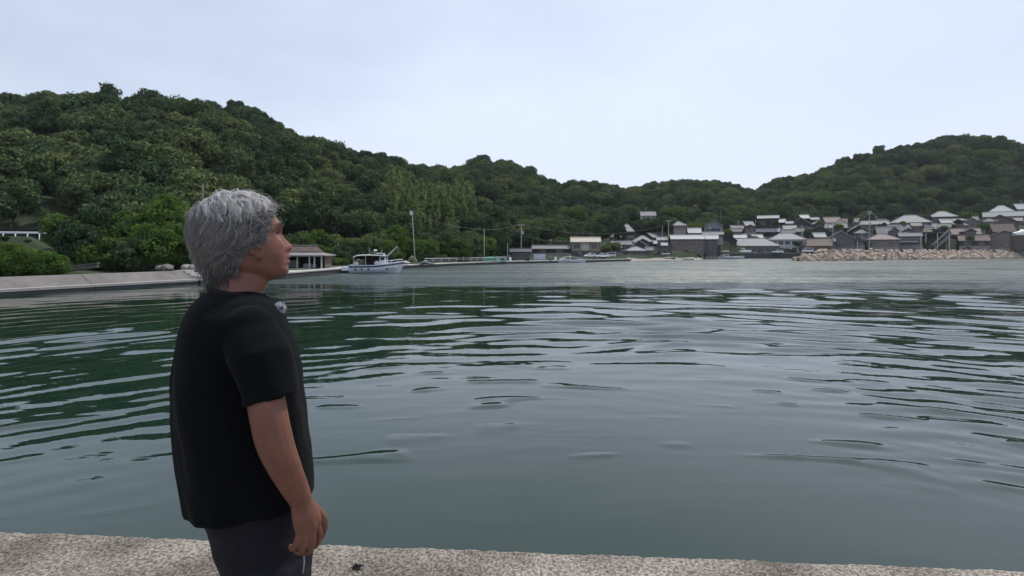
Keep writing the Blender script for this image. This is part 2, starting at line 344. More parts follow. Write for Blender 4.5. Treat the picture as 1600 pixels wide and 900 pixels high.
# ---- the concrete pier the man stands on
E0, E1 = Vector((-2.85, 2.85)), Vector((2.495, 2.495))
def edge_y(x): return E0.y+(x-E0.x)*(E1.y-E0.y)/(E1.x-E0.x)
def make_pier():
    m, t, p = new_mat('aggregate_concrete')
    g = N(t, 'ShaderNodeNewGeometry')
    def noise(s, d=4):
        n = N(t, 'ShaderNodeTexNoise'); n.inputs['Scale'].default_value = s; n.inputs['Detail'].default_value = d; t.links.new(g.outputs['Position'], n.inputs['Vector']); return n.outputs['Fac']
    vo = N(t, 'ShaderNodeTexVoronoi'); vo.inputs['Scale'].default_value = 130; t.links.new(g.outputs['Position'], vo.inputs['Vector'])
    rp = N(t, 'ShaderNodeValToRGB'); e = rp.color_ramp.elements
    e[0].position = 0.0; e[0].color = (0.215, 0.190, 0.165, 1); e[1].position = 1; e[1].color = (0.47, 0.435, 0.39, 1)
    sx = N(t, 'ShaderNodeSeparateXYZ'); t.links.new(vo.outputs['Color'], sx.inputs[0]); t.links.new(sx.outputs[0], rp.inputs['Fac'])
    r2 = N(t, 'ShaderNodeValToRGB'); e = r2.color_ramp.elements; e[0].position = 0.36; e[0].color = (0.50, 0.48, 0.46, 1); e[1].position = 0.62; e[1].color = (1.0, 0.98, 0.95, 1)
    t.links.new(noise(1.9, 6), r2.inputs['Fac'])
    r3 = N(t, 'ShaderNodeValToRGB'); e = r3.color_ramp.elements; e[0].position = 0.40; e[0].color = (0.45, 0.42, 0.40, 1); e[1].position = 0.55; e[1].color = (1, 1, 1, 1)
    t.links.new(noise(60, 5), r3.inputs['Fac'])
    m1 = N(t, 'ShaderNodeMix', data_type='RGBA', blend_type='MULTIPLY'); m1.inputs['Factor'].default_value = 1; t.links.new(rp.outputs[0], m1.inputs['A']); t.links.new(r2.outputs[0], m1.inputs['B'])
    m2 = N(t, 'ShaderNodeMix', data_type='RGBA', blend_type='MULTIPLY'); m2.inputs['Factor'].default_value = 1; t.links.new(m1.outputs['Result'], m2.inputs['A']); t.links.new(r3.outputs[0], m2.inputs['B'])
    t.links.new(m2.outputs['Result'], p.inputs['Base Color']); p.inputs['Roughness'].default_value = 0.9; p.inputs['Specular IOR Level'].default_value = 0.2
    bp = N(t, 'ShaderNodeBump'); bp.inputs['Strength'].default_value = 0.8; bp.inputs['Distance'].default_value = 0.006; t.links.new(vo.outputs['Distance'], bp.inputs['Height']); bp.invert = True
    t.links.new(bp.outputs[0], p.inputs['Normal'])
    # one sheet: fine rows near the edge, rounded nose, face down into the water, plain deck behind
    xs = np.concatenate([np.linspace(-45, -4, 18)[:-1], np.arange(-4, 3.6, 0.0125), np.linspace(3.6, 45, 18)[1:]])
    d = np.concatenate([np.array([9, 5, 2.6, 1.5, 1.0, 0.8]), np.arange(0.70, 0.02, -0.011)])
    rows = [(-q, 0.0) for q in d]+[(-0.012, -0.003), (-0.004, -0.012), (0.0, -0.03)]+[(0.0, z) for z in (-0.06, -0.12, -0.2, -0.4, -1.0, -2.0, -3.4)]
    V = []
    for (o, z) in rows: V.append(np.stack([xs, edge_y(xs)+o, np.full_like(xs, PIER_Z+z)], 1))
    V = np.array(V); X = V[..., 0]; Y = V[..., 1]+0*X; S = V[..., 2]*3.1
    fine = np.clip((4.2-np.abs(X))/0.5, 0, 1)
    det = (vnoise(X/0.022, Y/0.022+S/0.02, 61)-0.5)*0.006+(vnoise(X/0.045, Y/0.045+S/0.04, 62)-0.5)*0.005+(vnoise(X/0.3, Y/0.3, 63)-0.5)*0.009
    nrm_up = np.array([1.0 if z > -0.004 else 0.25 for (o, z) in rows])[:, None]
    V[..., 2] += det*fine*nrm_up; V[..., 1] += det*fine*(1.25-nrm_up)+ (vnoise(X/0.12, X*0+3, 64)-0.5)*0.010*fine*np.array([1.0 if o > -0.1 else 0 for (o, z) in rows])[:, None]
    nr, nc = V.shape[:2]
    i = (np.arange(nc-1)[None, :]+np.arange(nr-1)[:, None]*nc).ravel()
    me = np_mesh('pier', V.reshape(-1, 3), np.stack([i, i+1, i+1+nc, i+nc], 1), False)
    return tag(link_mesh('pier', me, m), kind='structure')

# ---- foliage meshes
M_LEAF = foliage('evergreen_leaves', (0.038, 0.066, 0.034), (0.070, 0.106, 0.047), (0.140, 0.165, 0.062), 0.16)
M_LEAF_L = foliage('fresh_leaves', (0.060, 0.115, 0.028), (0.085, 0.145, 0.034), (0.120, 0.170, 0.044), 0.4)
M_BAMBOO = foliage('bamboo_leaves', (0.115, 0.165, 0.060), (0.150, 0.200, 0.072), (0.185, 0.225, 0.088), 0.35)
M_BARK = mat('bark', (0.085, 0.070, 0.055), 0.9, 0.4, 6, 0.4, spec=0.1)
def leaf_quads(C, Nrm, size, r):
    """diamond leaf clumps at C, roughly facing Nrm"""
    n = len(C); nj = Nrm+r.normal(0, 0.55, (n, 3)); nj /= np.linalg.norm(nj, axis=1)[:, None]+1e-9
    a = np.cross(nj, r.normal(0, 1, (n, 3))); a /= np.linalg.norm(a, axis=1)[:, None]+1e-9
    b = np.cross(nj, a); sz = size*r.uniform(0.6, 1.35, (n, 1))
    V = np.stack([C+a*sz, C+b*sz*0.6+nj*sz*0.18, C-a*sz, C-b*sz*0.6+nj*sz*0.18], 1).reshape(-1, 3)
    return V, np.arange(4*n).reshape(-1, 4)
def crown_mesh(name, seed, Rx, H, base, lobes, per, leaf, flat=0.75, lob=(0.26, 0.42), low=-.55):
    r = np.random.default_rng(seed); Cs = []; Ns = []
    for k in range(lobes):
        while True:
            q = r.uniform(-1, 1, 3)
            if np.linalg.norm(q) < 1 and q[2] > low: break
        q = q/np.linalg.norm(q)*np.linalg.norm(q)**0.45
        c = np.array([q[0]*Rx*0.72, q[1]*Rx*0.72, base+H*0.5+q[2]*H*0.36]); rad = Rx*r.uniform(*lob)
        d = r.normal(0, 1, (per, 3)); d[:, 2] += 0.25; d /= np.linalg.norm(d, axis=1)[:, None]
        rr = rad*(1+r.normal(0, 0.16, (per, 1)))
        Cs.append(c+d*rr*np.array([1, 1, flat])); Ns.append(d)
    C = np.concatenate(Cs); Nn = np.concatenate(Ns)
    C[:, 2] = np.maximum(C[:, 2], base*0.35)
    V, F = leaf_quads(C, Nn, leaf, r)
    return np_mesh(name, V, F, False)
def bamboo_mesh(name, seed, H):
    r = np.random.default_rng(seed); C = []; Nn = []
    for st in range(5):
        ox, oy = r.normal(0, 0.9, 2); lean = r.normal(0, 0.10, 2); hh = H*r.uniform(0.75, 1.05)
        t = r.uniform(0.25, 1.0, 230)**0.8
        c = np.stack([ox+lean[0]*hh*t**2, oy+lean[1]*hh*t**2, hh*t], 1)
        w = 0.85*(1-t)**0.7*np.clip((t-0.15)*3, 0, 1)+0.15
        q = r.normal(0, 1, (230, 3)); q[:, 2] *= 0.5
        c = c+q*w[:, None]; c[:, 2] -= np.abs(q[:, 0])*w*0.5
        C.append(c); Nn.append(q/np.linalg.norm(q, axis=1)[:, None]+np.array([0, 0, 0.4]))
    V, F = leaf_quads(np.concatenate(C), np.concatenate(Nn), 0.36, r)
    return np_mesh(name, V, F, False)
def trunk_mesh(name, seed, h, rad, spread):
    r = random.Random(seed); mb = MB()
    pts = [(0, 0, -0.8)]; x = y = 0
    for i in range(1, 6):
        x += r.uniform(-.12, .12); y += r.uniform(-.12, .12); pts.append((x, y, h*i/5))
    mb.tube(pts, [rad*1.25]+[rad*(1-0.14*i) for i in range(1, 6)], 7)
    for k in range(6):
        j = r.randint(2, 4); p0 = Vector(pts[j]); a = k*1.05+r.uniform(-.3, .3); L_ = spread*r.uniform(.55, .9)
        p1 = p0+Vector((math.cos(a)*L_*.5, math.sin(a)*L_*.5, h*.28)); p2 = p0+Vector((math.cos(a)*L_, math.sin(a)*L_, h*.48))
        mb.tube([p0, p1, p2], [rad*.5, rad*.33, rad*.12], 5)
    return mb.mesh(name, True)
def tree_kind(seed, Rx, H, base, lobes, per, leaf, **kw):
    c = crown_mesh('crown', seed, Rx, H, base, lobes, per, leaf, **kw); t = trunk_mesh('trunk', seed, base+H*.45, 0.10+Rx*.035, Rx*.75)
    t.materials.append(M_BARK); return c, t
KIND = [tree_kind(1, 3.6, 6.2, 1.6, 20, 210, .30), tree_kind(2, 4.4, 6.0, 1.4, 26, 200, .31), tree_kind(3, 2.8, 7.6, 1.5, 18, 200, .28, flat=.95),
        tree_kind(4, 4.0, 5.2, 1.6, 32, 150, .30, lob=(.18, .32)), tree_kind(5, 3.4, 6.8, 1.2, 16, 240, .30, lob=(.3, .46)), tree_kind(6, 2.1, 8.6, 1.6, 22, 130, .26, lob=(.28, .5)), tree_kind(7, 5.0, 4.6, 2.0, 34, 140, .32, flat=.6, lob=(.16, .3))]
for c, t in KIND: c.materials.append(M_LEAF)
def recolor(me, m):
    c = me.copy(); c.materials.clear(); c.materials.append(m); return c
FRESH = [(recolor(c, M_LEAF_L), t) for c, t in KIND]
NEAR = [tree_kind(31, 3.4, 5.4, .1, 34, 230, .21, lob=(.16, .40), low=-.95), tree_kind(32, 3.9, 5.8, .1, 44, 200, .22, lob=(.13, .34), low=-.95), tree_kind(33, 3.0, 6.6, .1, 30, 230, .20, lob=(.18, .42), low=-.95, flat=1.1), tree_kind(34, 4.4, 4.4, .1, 44, 190, .22, lob=(.12, .3), low=-.95, flat=.6)]
for c, t in NEAR: c.materials.append(M_LEAF_L)
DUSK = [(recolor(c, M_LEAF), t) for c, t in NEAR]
BAM = [(bamboo_mesh('crown', 41, 9.5), None), (bamboo_mesh('crown', 42, 11), None)]
def culms():
    mb = MB(); r = random.Random(3)
    for k in range(5):
        x, y = r.gauss(0, .8), r.gauss(0, .8); mb.tube([(x, y, -.5), (x+.1, y, 5), (x+.5, y+.2, 8.5)], [.06, .05, .02], 5)
    me = mb.mesh('trunk', True); me.materials.append(mat('bamboo_culm', (.16, .19, .08), .5)); return me
CULM = culms()
for c, _ in BAM: c.materials.append(M_BAMBOO)
BAM = [(c, CULM) for c, _ in BAM]
def plant(kind, x, y, z, s, rz, name, label, cat, group=None, sz=1.0):
    t = empty(name, (x, y, z), rz, label, cat, group); t.scale = (s, s, s*sz)
    link_mesh('crown', kind[0], None, t); link_mesh('trunk', kind[1], None, t)
    return t

# ---- forest: jittered grid of trees over the slopes
def scatter_forest():
    sp = 6.2; pts = []
    xs = np.arange(-320, 540, sp); ys = np.arange(50, 480, sp)
    Xg, Yg = np.meshgrid(xs, ys); r = np.random.default_rng(9)
    X = (Xg+r.uniform(-.42, .42, Xg.shape)*sp).ravel(); Y = (Yg+r.uniform(-.42, .42, Xg.shape)*sp).ravel()
    pxl = 800+800*X/Y; ok = (pxl > -130) & (pxl < 1730) & (Y > interp(pxl, SLOPE)+1)
    T = np.array(TOWN)
    X, Y, pxl = X[ok], Y[ok], pxl[ok]
    Z = height(X, Y)
    # keep what can be seen: not far behind the ridge in front
    vis = np.zeros(len(X), bool)
    for k in range(len(X)):
        f = np.linspace(0.45, 0.97, 16); hz = height(X[k]*f, Y[k]*f)+TREE_H*0.4
        line = HC+(Z[k]+TREE_H*1.25-HC)*f
        vis[k] = np.all(hz < line+2.0)
    dT = np.min(np.hypot(X[:, None]-T[None, :, 0], Y[:, None]-T[None, :, 1]), axis=1)
    vis &= dT > 9.5
    X, Y, Z, pxl = X[vis], Y[vis], Z[vis], pxl[vis]
    bam = (pxl > 600) & (pxl < 735) & (Y > interp(pxl, SLOPE)+6) & (Y < interp(pxl, SLOPE)+55) & (vnoise(X/11, Y/11, 8) > .38)
    order = np.argsort(Y-bam*45.0); nind = 235
    groups = [(330, 'evergreen trees on the steep hillside above the sea wall', 'dense dark evergreen tree on the steep hillside above the left sea wall'),
              (640, 'evergreen trees on the hillside above the moored boat', 'dark rounded evergreen tree on the hillside above the moored white boat'),
              (960, 'evergreen trees on the slope behind the long quay', 'dark evergreen tree on the slope behind the long low quay'),
              (1900, 'evergreen trees on the slope behind the village', 'dark evergreen tree at the edge of the forest behind the village')]
    for n, k in enumerate(order[:nind]):
        s = r.uniform(.85, 1.5)
        if bam[k]:
            plant(BAM[n % 2], X[k], Y[k], Z[k]-.2, s, r.uniform(0, 6.28), 'bamboo_clump', 'pale feathery bamboo clump on the slope behind the boat and quay', 'bamboo', 'bamboo clumps on the slope behind the quay')
        else:
            g = next(g for g in groups if pxl[k] < g[0]); kd = KIND[r.choice(7, p=[.2,.18,.12,.18,.18,.06,.08])]
            plant(kd, X[k], Y[k], Z[k]-.2, s, r.uniform(0, 6.28), 'evergreen_tree', g[2], 'tree', g[1])
    rest = order[nind:]; rest = rest[(Y[rest] < 190) | (r.random(len(rest)) < .88)]
    V = np.stack([X[rest], Y[rest], Z[rest]-.3], 1)
    me = bpy.data.meshes.new('forest'); me.vertices.add(len(V)); me.vertices.foreach_set('co', V.astype(np.float32).ravel())
    idx = np.where(bam[rest], 7+r.integers(0, 2, len(rest)), r.choice(7, len(rest), p=[.2,.18,.12,.18,.18,.06,.08])).astype(np.int32)
    lone = (r.random(len(rest)) < .04) & ~bam[rest]; idx[lone] = 9
    a = me.attributes.new('kind_index', 'INT', 'POINT'); a.data.foreach_set('value', idx)
    a = me.attributes.new('turn', 'FLOAT', 'POINT'); a.data.foreach_set('value', r.uniform(0, 6.28, len(rest)).astype(np.float32))
    big = 1.0+0.22*np.clip((V[:, 1]-170)/150, 0, 1)
    a = me.attributes.new('size', 'FLOAT', 'POINT'); a.data.foreach_set('value', ((.85+.55*r.random(len(rest))**1.4)*np.where(idx == 5, .8, 1.0)*big).astype(np.float32))
    o = tag(link_mesh('forest', me), 'dense evergreen forest covering the hills round the harbour', 'forest', kind='stuff')
    gt = bpy.data.node_groups.new('forest_nodes', 'GeometryNodeTree')
    gt.interface.new_socket('Geometry', in_out='INPUT', socket_type='NodeSocketGeometry'); gt.interface.new_socket('Geometry', in_out='OUTPUT', socket_type='NodeSocketGeometry')
    gi = N(gt, 'NodeGroupInput'); go = N(gt, 'NodeGroupOutput'); ip = N(gt, 'GeometryNodeInstanceOnPoints'); ip.inputs['Pick Instance'].default_value = True
    jn = N(gt, 'GeometryNodeJoinGeometry')
    src = []
    for me_ in [c for c, _ in KIND]+[c for c, _ in BAM]+[FRESH[1][0]]:
        ob = next((q for q in bpy.data.objects if q.data == me_), None)
        src.append(ob)
    for ob in reversed(src):
        oi = N(gt, 'GeometryNodeObjectInfo'); oi.inputs['Object'].default_value = ob; oi.inputs['As Instance'].default_value = True
        gt.links.new(oi.outputs['Geometry'], jn.inputs[0])
    def attr(nm, typ):
        n = N(gt, 'GeometryNodeInputNamedAttribute', data_type=typ); n.inputs['Name'].default_value = nm; return n.outputs['Attribute']
    cx = N(gt, 'ShaderNodeCombineXYZ'); gt.links.new(attr('turn', 'FLOAT'), cx.inputs['Z'])
    gt.links.new(gi.outputs[0], ip.inputs['Points']); gt.links.new(jn.outputs[0], ip.inputs['Instance']); gt.links.new(attr('kind_index', 'INT'), ip.inputs['Instance Index'])
    gt.links.new(cx.outputs[0], ip.inputs['Rotation']); gt.links.new(attr('size', 'FLOAT'), ip.inputs['Scale']); gt.links.new(ip.outputs[0], go.inputs[0])
    md = o.modifiers.new('forest', 'NODES'); md.node_group = gt
    print('forest', len(rest), 'individual', nind, [s is not None for s in src])

# ---- shoreline trees and bushes
ORD = ['first','second','third','fourth','fifth','sixth','seventh','eighth','ninth','tenth','eleventh','last']
ORD2 = ORD[:11]+['twelfth','thirteenth','fourteenth','fifteenth','sixteenth','last']
def shore_trees():
    q_ = random.Random(77)
    def at(px_, Y, s, kd, name, label, cat, group=None, sz=1.0, rz=0.0, dz=-.15):
        X = (px_-800)/800*Y; s *= q_.uniform(.88, 1.12); sz *= q_.uniform(.82, 1.22)
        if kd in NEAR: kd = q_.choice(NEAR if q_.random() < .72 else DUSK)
        return plant(kd, X, Y, float(height(np.array([X]), np.array([Y]))[0])+dz, s, rz, name, label, cat, group, sz)
    g = 'leafy trees in the clump behind the left sea wall'
    for k, (px_, Y, s) in enumerate([(112,51,.80),(150,52,.92),(190,53,.98),(228,54,1.0),(268,55,1.06),(306,56,1.02),(172,49,.72),(250,51,.78),(292,52,.80),(345,58,.95),(128,48.5,.6),(212,49.5,.68)]):
        at(px_, Y, s, NEAR[k % 2], 'leafy_tree', 'bushy green tree, %s from the left in the clump behind the left sea wall' % ORD[sorted(range(12), key=lambda j: (112,150,190,228,268,306,172,250,292,345,128,212)[j]).index(k)], 'tree', g, 1.0, k*1.3)
    g = 'low bushes below the guardrail'
    for k, (px_, Y, s) in enumerate([(-30,40.5,.40),(14,41,.42),(50,41,.40),(82,42,.42),(30,39.5,.38),(70,40.5,.40),(-8,39.5,.38)]):
        at(px_, Y, s, NEAR[k % 2], 'bush', 'low green bush, %s from the left on the bank below the white guardrail' % ORD[sorted(range(7), key=lambda j: (-30,14,50,82,30,70,-8)[j]).index(k)], 'bush', g, .8, k*2.1)
    g = 'leafy trees behind the boathouse'
    for k, (px_, Y, s) in enumerate([(466,84,.95),(490,86,.9),(512,88,1.05),(538,90,1.0),(500,78,.62),(548,84,.75),(525,80,.6)]):
        at(px_, Y, s, NEAR[k % 2], 'leafy_tree', 'mid green tree, %s from the left behind the tile roofed boathouse' % ORD[sorted(range(7), key=lambda j: (466,490,512,538,500,548,525)[j]).index(k)], 'tree', g, 1.0, k*1.7)
    g = 'bright leafy trees behind the moored boat'
    for k, (px_, Y, s) in enumerate([(566,96,1.05),(592,97,1.2),(616,99,1.1),(640,101,1.0),(603,92,.85),(578,90,.8),(622,99,.8)]):
        at(px_, Y, s, NEAR[k % 2], 'leafy_tree', 'bright green spreading tree, %s from the left behind the moored white boat' % ORD[sorted(range(7), key=lambda j: (566,592,616,640,603,578,632)[j]).index(k)], 'tree', g, 1.0, k*1.1)
    g = 'bright leafy trees behind the quay railing'
    for k, (px_, Y, s) in enumerate([(664,108,1.05),(684,110,1.2),(702,112,1.0),(722,116,1.12),(742,120,1.15),(762,124,1.0),(780,128,.85),(714,108,.8),(672,104,.7)]):
        at(px_, Y, s, NEAR[k % 2], 'leafy_tree', 'bright green bushy tree, %s from the left behind the white quay railing' % ORD[sorted(range(9), key=lambda j: (664,684,702,722,742,762,780,714,672)[j]).index(k)], 'tree', g, 1.0, k*1.9)
    for k, (px_, Y, s) in enumerate([(480,72,.30),(500,74,.34),(522,76,.36),(536,77,.30),(556,82,.34),(572,84,.38),(590,86,.36),(608,88,.34),(624,90,.36),(655,98,.34),(672,101,.38),(690,104,.34),(708,107,.36),(728,110,.36),(748,114,.34),(770,119,.38),(790,123,.32)]):
        at(px_, Y, s, NEAR[k % 4], 'shrub', 'low shrub, %s from the left along the foot of the trees between boathouse and shack' % ORD2[k], 'shrub', 'low shrubs along the foot of the shore trees', .9, k*1.7)
    for k in range(18):
        px_ = -95+k*11.5; at(px_, 42.5+(k*7 % 5)*0.8, .085+.015*(k % 3), NEAR[k % 4], 'bank_shrub', 'knee high shrub on the grassy bank below the white guardrail', 'shrub', 'knee high shrubs on the bank below the guardrail', .9, k*1.9, -.05)
    for k in range(26):
        px_ = 598+k*5.4+q_.uniform(-6, 6); Y = 137+q_.uniform(0, 40)+abs(k-9)*.9
        at(px_, Y, q_.uniform(1.0, 1.35), BAM[k % 2], 'bamboo_clump', 'pale feathery bamboo clump on the slope behind the boat and quay', 'bamboo', 'bamboo clumps on the slope behind the quay', 1.0, k*1.1)
    at(905, 172, 1.15, NEAR[0], 'bare_topped_tree', 'pale olive tree rising right behind the tan two storey house', 'tree')
    g = 'dark trees between the tan house and the tiled houses'
    for k, (px_, Y, s) in enumerate([(945,160,.6),(957,164,.55),(968,190,.9),(1035,205,1.3),(1022,210,1.2)]):
        at(px_, Y, s, KIND[k % 5], 'garden_tree', 'dark garden tree, %s from the left between the tan house and the twin poles' % ORD[(0,1,2,4,3)[k]], 'tree', g)
    at(1080, 212, 1.0, FRESH[1], 'garden_tree', 'bright yellow green tree beside the grey gabled house', 'tree')
    at(1132, 222, .8, FRESH[0], 'garden_tree', 'small green tree right of the grey gabled house', 'tree')
    at(1166, 200.5, .42, NEAR[0], 'garden_shrub', 'low garden shrub before the wide pale hipped house', 'shrub')
    at(405, 94, .9, FRESH[2], 'leafy_tree', 'light green tree on the slope just behind the man\'s head', 'tree')
# ================================================================== THE VILLAGE
ROOFS = {'tile': mat('grey_roof_tile', (0.133, 0.134, 0.140), .66, .22, 1.2, .35, 9, spec=.22, obj_var=.25),
         'pale': mat('pale_roof_tile', (0.234, 0.238, 0.246), .66, .15, 1.2, .3, 9, spec=.22),
         'white': mat('bright_roof', (0.312, 0.320, 0.328), .6, .12, .8, .05, spec=.22),  # brightness of sunlit slopes put into the colour; also on a white awning
         'dark': mat('dark_roof_tile', (0.078, 0.082, 0.090), .66, .25, 1.2, .3, 9, spec=.22, obj_var=.25),
         'brown': mat('brown_roof_tile', (0.117, 0.090, 0.078), .7, .25, 1.2, .3, 9, spec=.2),
         'pink': mat('faded_red_roof', (0.179, 0.140, 0.136), .66, .2, 1.2, .2, 9, spec=.2),
         'beige': mat('beige_slab_roof', (0.351, 0.312, 0.250), .6, .25, 1.0, .1),
         'green': mat('pale_green_roof', (0.211, 0.242, 0.226), .8, .2, 1.0, .1)}
WALLS = {'dark': mat('charred_cedar_wall', (.036, .035, .038), .8, .35, 2, .2, stretch=(6, 6, .5), obj_var=.2),
         'brown': mat('brown_board_wall', (.115, .088, .075), .8, .3, 2, .2, stretch=(6, 6, .5)),
         'red': mat('reddish_board_wall', (.17, .115, .10), .8, .3, 2, .2, stretch=(6, 6, .5)),
         'slate': mat('slate_grey_wall', (.105, .11, .12), .8, .2, 1.5, .1),
         'grey': mat('grey_mortar_wall', (.20, .20, .205), .85, .2, 1.0, .1),
         'white': mat('white_plaster_wall', (.42, .42, .41), .85, .15, 1.0, .05),
         'tan': mat('tan_plaster_wall', (.24, .205, .16), .85, .2, 1.0, .1),
         'taupe': mat('taupe_metal_wall', (.17, .145, .135), .75, .2, 1.0, .15, stretch=(5, 5, .4))}
M_FOUND = mat('foundation_concrete', (.22, .21, .20), .9, .25, 1.2)
M_PANE = mat('window_glass', (.025, .03, .035), .08, .2, .5, spec=.6)
M_FRAME = mat('pale_window_frame', (.28, .28, .275), .5, .1, 1)
M_DFRAME = mat('dark_window_frame', (.09, .08, .075), .5, .1, 1)
M_DOOR = mat('weathered_door', (.07, .062, .058), .6, .3, 2)
HSPEC = []
def H(x0, x1, yt, ye, yb, Y, kind, wall, roof, label, d=8.0, yaw=None, win=None, cat='house', frame='pale', over=.45, pitch=None, name='house'):
    HSPEC.append(dict(x0=x0, x1=x1, yt=yt, ye=ye, yb=yb, Y=Y, kind=kind, wall=wall, roof=roof, label=label, d=d, yaw=yaw, win=win, cat=cat, frame=frame, over=over, pitch=pitch, name=name))
# --- along the quay, near to far
H(830,893,383.5,388.5,397,150,'gx','dark','tile','long low dark shed with a thin grey roof beside the tan two storey house',6,cat='shed',win=2,name='long_shed')
H(890,939,371,378,404,150,'gx','tan','beige','tan two storey house with a beige slab roof and a band between its floors',7,win=6,name='two_storey_house')
H(796,832,389,393,407.5,128,'gx','slate','dark','weathered grey shack with a flat roof near the end of the white railing',5,cat='shed',win=2,name='shack')
H(953,988,376.5,382,391,182,'gx','dark','tile','low dark house with a long grey roof right of the tan two storey house',7,win=2)
H(940,972,383,387,396,172,'gx','slate','dark','low shed with an olive grey roof just above the parked white cars',5,cat='shed',win=1,name='low_shed')
H(976,1010,385.5,391.5,400.5,172,'hip','taupe','pale','tiled house at the waterfront with pale eaves below a dark gable',6,win=4)
H(984,1012,376,386,393,179,'gy','dark','pale','house with a dark gable and pale roof edges in the tiled cluster on the shore',7,win=1)
H(987,1021,368.5,377.5,387,187,'hip','dark','pale','house with a broad pale hipped roof topmost in the tiled cluster on the shore',8,win=2)
H(1007,1022,386,391,400.5,173,'gx','taupe','tile','small lean shed between the tiled house and the windowed brown box building',5,cat='shed',win=0,name='lean_shed')
H(1009,1026,364.5,371,380,197,'gx','dark','tile','small house with a slanting dark roof behind the tiled cluster',6,yaw=35,win=0)
H(1024,1043,370.5,375,384,194,'gx','slate','pale','small house with a thin pale roof below the twin poles',6,win=1)
H(1018,1027,376,380.5,386,189,'gx','dark','white','tiny outhouse with a bright white roof in the tiled cluster',4,win=0,cat='shed',name='outhouse')
H(1032,1044,379.5,384,390,184,'gx','dark','white','small outhouse with a bright white roof above the windowed brown box building',4,win=0,cat='shed',name='outhouse')
H(1025,1052,384.5,386,401.5,174,'flat','brown','dark','dark brown flat roofed box building with one pale window at the beach',7,win=1,cat='building',name='box_building')
H(967,992,350.5,361.5,369,216,'hip','dark','pale','lone hillside temple with an upturned pale roof corner in the trees',9,win=0,cat='temple',name='temple_hall')
H(999,1025,330.5,337,344,248,'gx','white','tile','small white walled house high in the trees above the twin poles',7,win=3)
H(1045,1100,367.5,373.5,401.5,186,'gx','taupe','white','large taupe two storey building with a bright white roof at the beach',9,win=7,cat='building',name='storehouse')
H(1100,1123,367.5,373.5,401.5,185,'gx','slate','white','narrow slate grey building adjoining the large taupe one',8,win=2,cat='building',name='grey_building')
H(1073,1096,356.5,364,372,198,'gx','dark','white','house with a bright white rear roof above the large taupe building',6,win=0)
H(1096,1129,344.5,354,366,207,'gy','grey','tile','tall grey house with a broad blunt gable and a dark blue window',9,win=2)
H(1096,1131,362.5,366.5,371,199,'gx','slate','tile','low grey house with a wide roof just below the blunt grey gable',5,win=0)
H(1122,1152,366,376,386,206,'gy','dark','dark','black gabled house between the grey building and the wide hipped house',8,win=1)
H(1145,1167,366.5,371.5,380,214,'gx','dark','white','house showing only a bright white roof behind the wide hipped house',6,win=0)
H(1173,1192,366.5,373,380,213,'gx','dark','white','house with a tilted bright white roof beneath the tall dark house',5,yaw=8,win=0)
H(1123,1217,372.5,384,397,206,'hip','slate','pale','very wide single storey house with a pale hipped roof on the quay',10,win=8,name='wide_hipped_house')
H(1139,1162,352.5,357,365,236,'gx','dark','tile','house with a long mossy grey roof under the dark forest',6,yaw=12,win=0)
H(1160,1177,346,352.5,362,239,'gx','slate','pale','small house with a tilted pale roof at the forest edge',6,yaw=14,win=1)
H(1182,1218,337,341,370,233,'gx','dark','pale','tall dark three storey house under the forest edge',8,win=4,name='tall_house')
H(1198,1258,364.5,374,395,208,'hip','white','pale','white two storey house with many dark windows and a pale hipped roof',9,win=10,frame='dark')
H(1219,1243,359.5,363.5,372,219,'gx','dark','dark','dark roofed house directly behind the white two storey house',6,win=0)
H(1250,1302,373,384,396.5,202,'gx','red','brown','long brown shed with a reddish plank gable end near the breakwater tip',9,yaw=-8,win=0,cat='shed',name='plank_shed')
H(1216,1228,342.5,347.5,354,246,'gx','dark','white','tiny house with a white roof right beside the tall dark house',5,win=0)
H(1226,1240,346,349,357,242,'gx','slate','pale','small grey house with a flat pale roof above the white two storey house',5,win=1)
H(1234,1267,341,351,358,241,'gy','dark','pale','dark gabled house with pale roof edges high in the village',8,win=1)
H(1248,1264,336,341,347,256,'gx','dark','white','topmost small white roofed house above the dark gabled house',6,yaw=8,win=0)
H(1265,1280,340,343,350,253,'gx','dark','pale','small pale roofed house at the foot of the right hand forest',5,win=0)
H(1222,1245,352.5,358,366,231,'gx','dark','pale','dark walled house with a pale roof between the tall dark house and the gabled one',6,win=2)
H(1257,1301,352,364,373,222,'gy','dark','tile','broad black gabled house with long grey roof slopes in mid village',9,win=1)
H(1268,1290,364,370.5,378,213,'gx','dark','white','lean roofed house with a bright white slope above the plank shed',4,yaw=14,win=0)
H(1284,1313,339.5,347.5,354,243,'gx','brown','pink','house with a faded pink roof at the top of the village',7,yaw=12,win=2)
H(1314,1327,341.5,346,352,251,'gx','dark','brown','small dark house right next to the pink roofed house',5,win=0)
H(1286,1324,349,356,364,231,'gx','dark','tile','dark house with a long grey roof below the pink roofed house',7,win=2)
H(1289,1335,362,373,388,208,'gy','slate','pale','blue grey gabled warehouse with a pale roof behind the breakwater',9,win=1,cat='warehouse',name='warehouse')
H(1322,1357,352.5,361.5,370,225,'gy','dark','pale','dark gabled house with a white roof edge left of the transformer pole',8,win=1)
H(1339,1378,334.5,345,353,247,'gy','dark','tile','large dim gabled house behind the transformer pole at the forest edge',9,win=0)
H(1337,1389,345,350.5,359,237,'gx','brown','tile','long house with two thin pale eaves behind the transformer pole',7,win=4)
H(1388,1455,336.5,347.5,357,239,'hip','dark','pale','house with a big pale pyramid roof at the top of the village',11,win=4,name='pyramid_roof_house')
H(1366,1406,354.5,365,373,223,'gx','slate','tile','grey tiled house directly above the brown hipped house',7,yaw=6,win=2)
H(1383,1422,351,361,369,228,'gx','dark','tile','dark tiled house under the big pyramid roof',7,yaw=14,win=1)
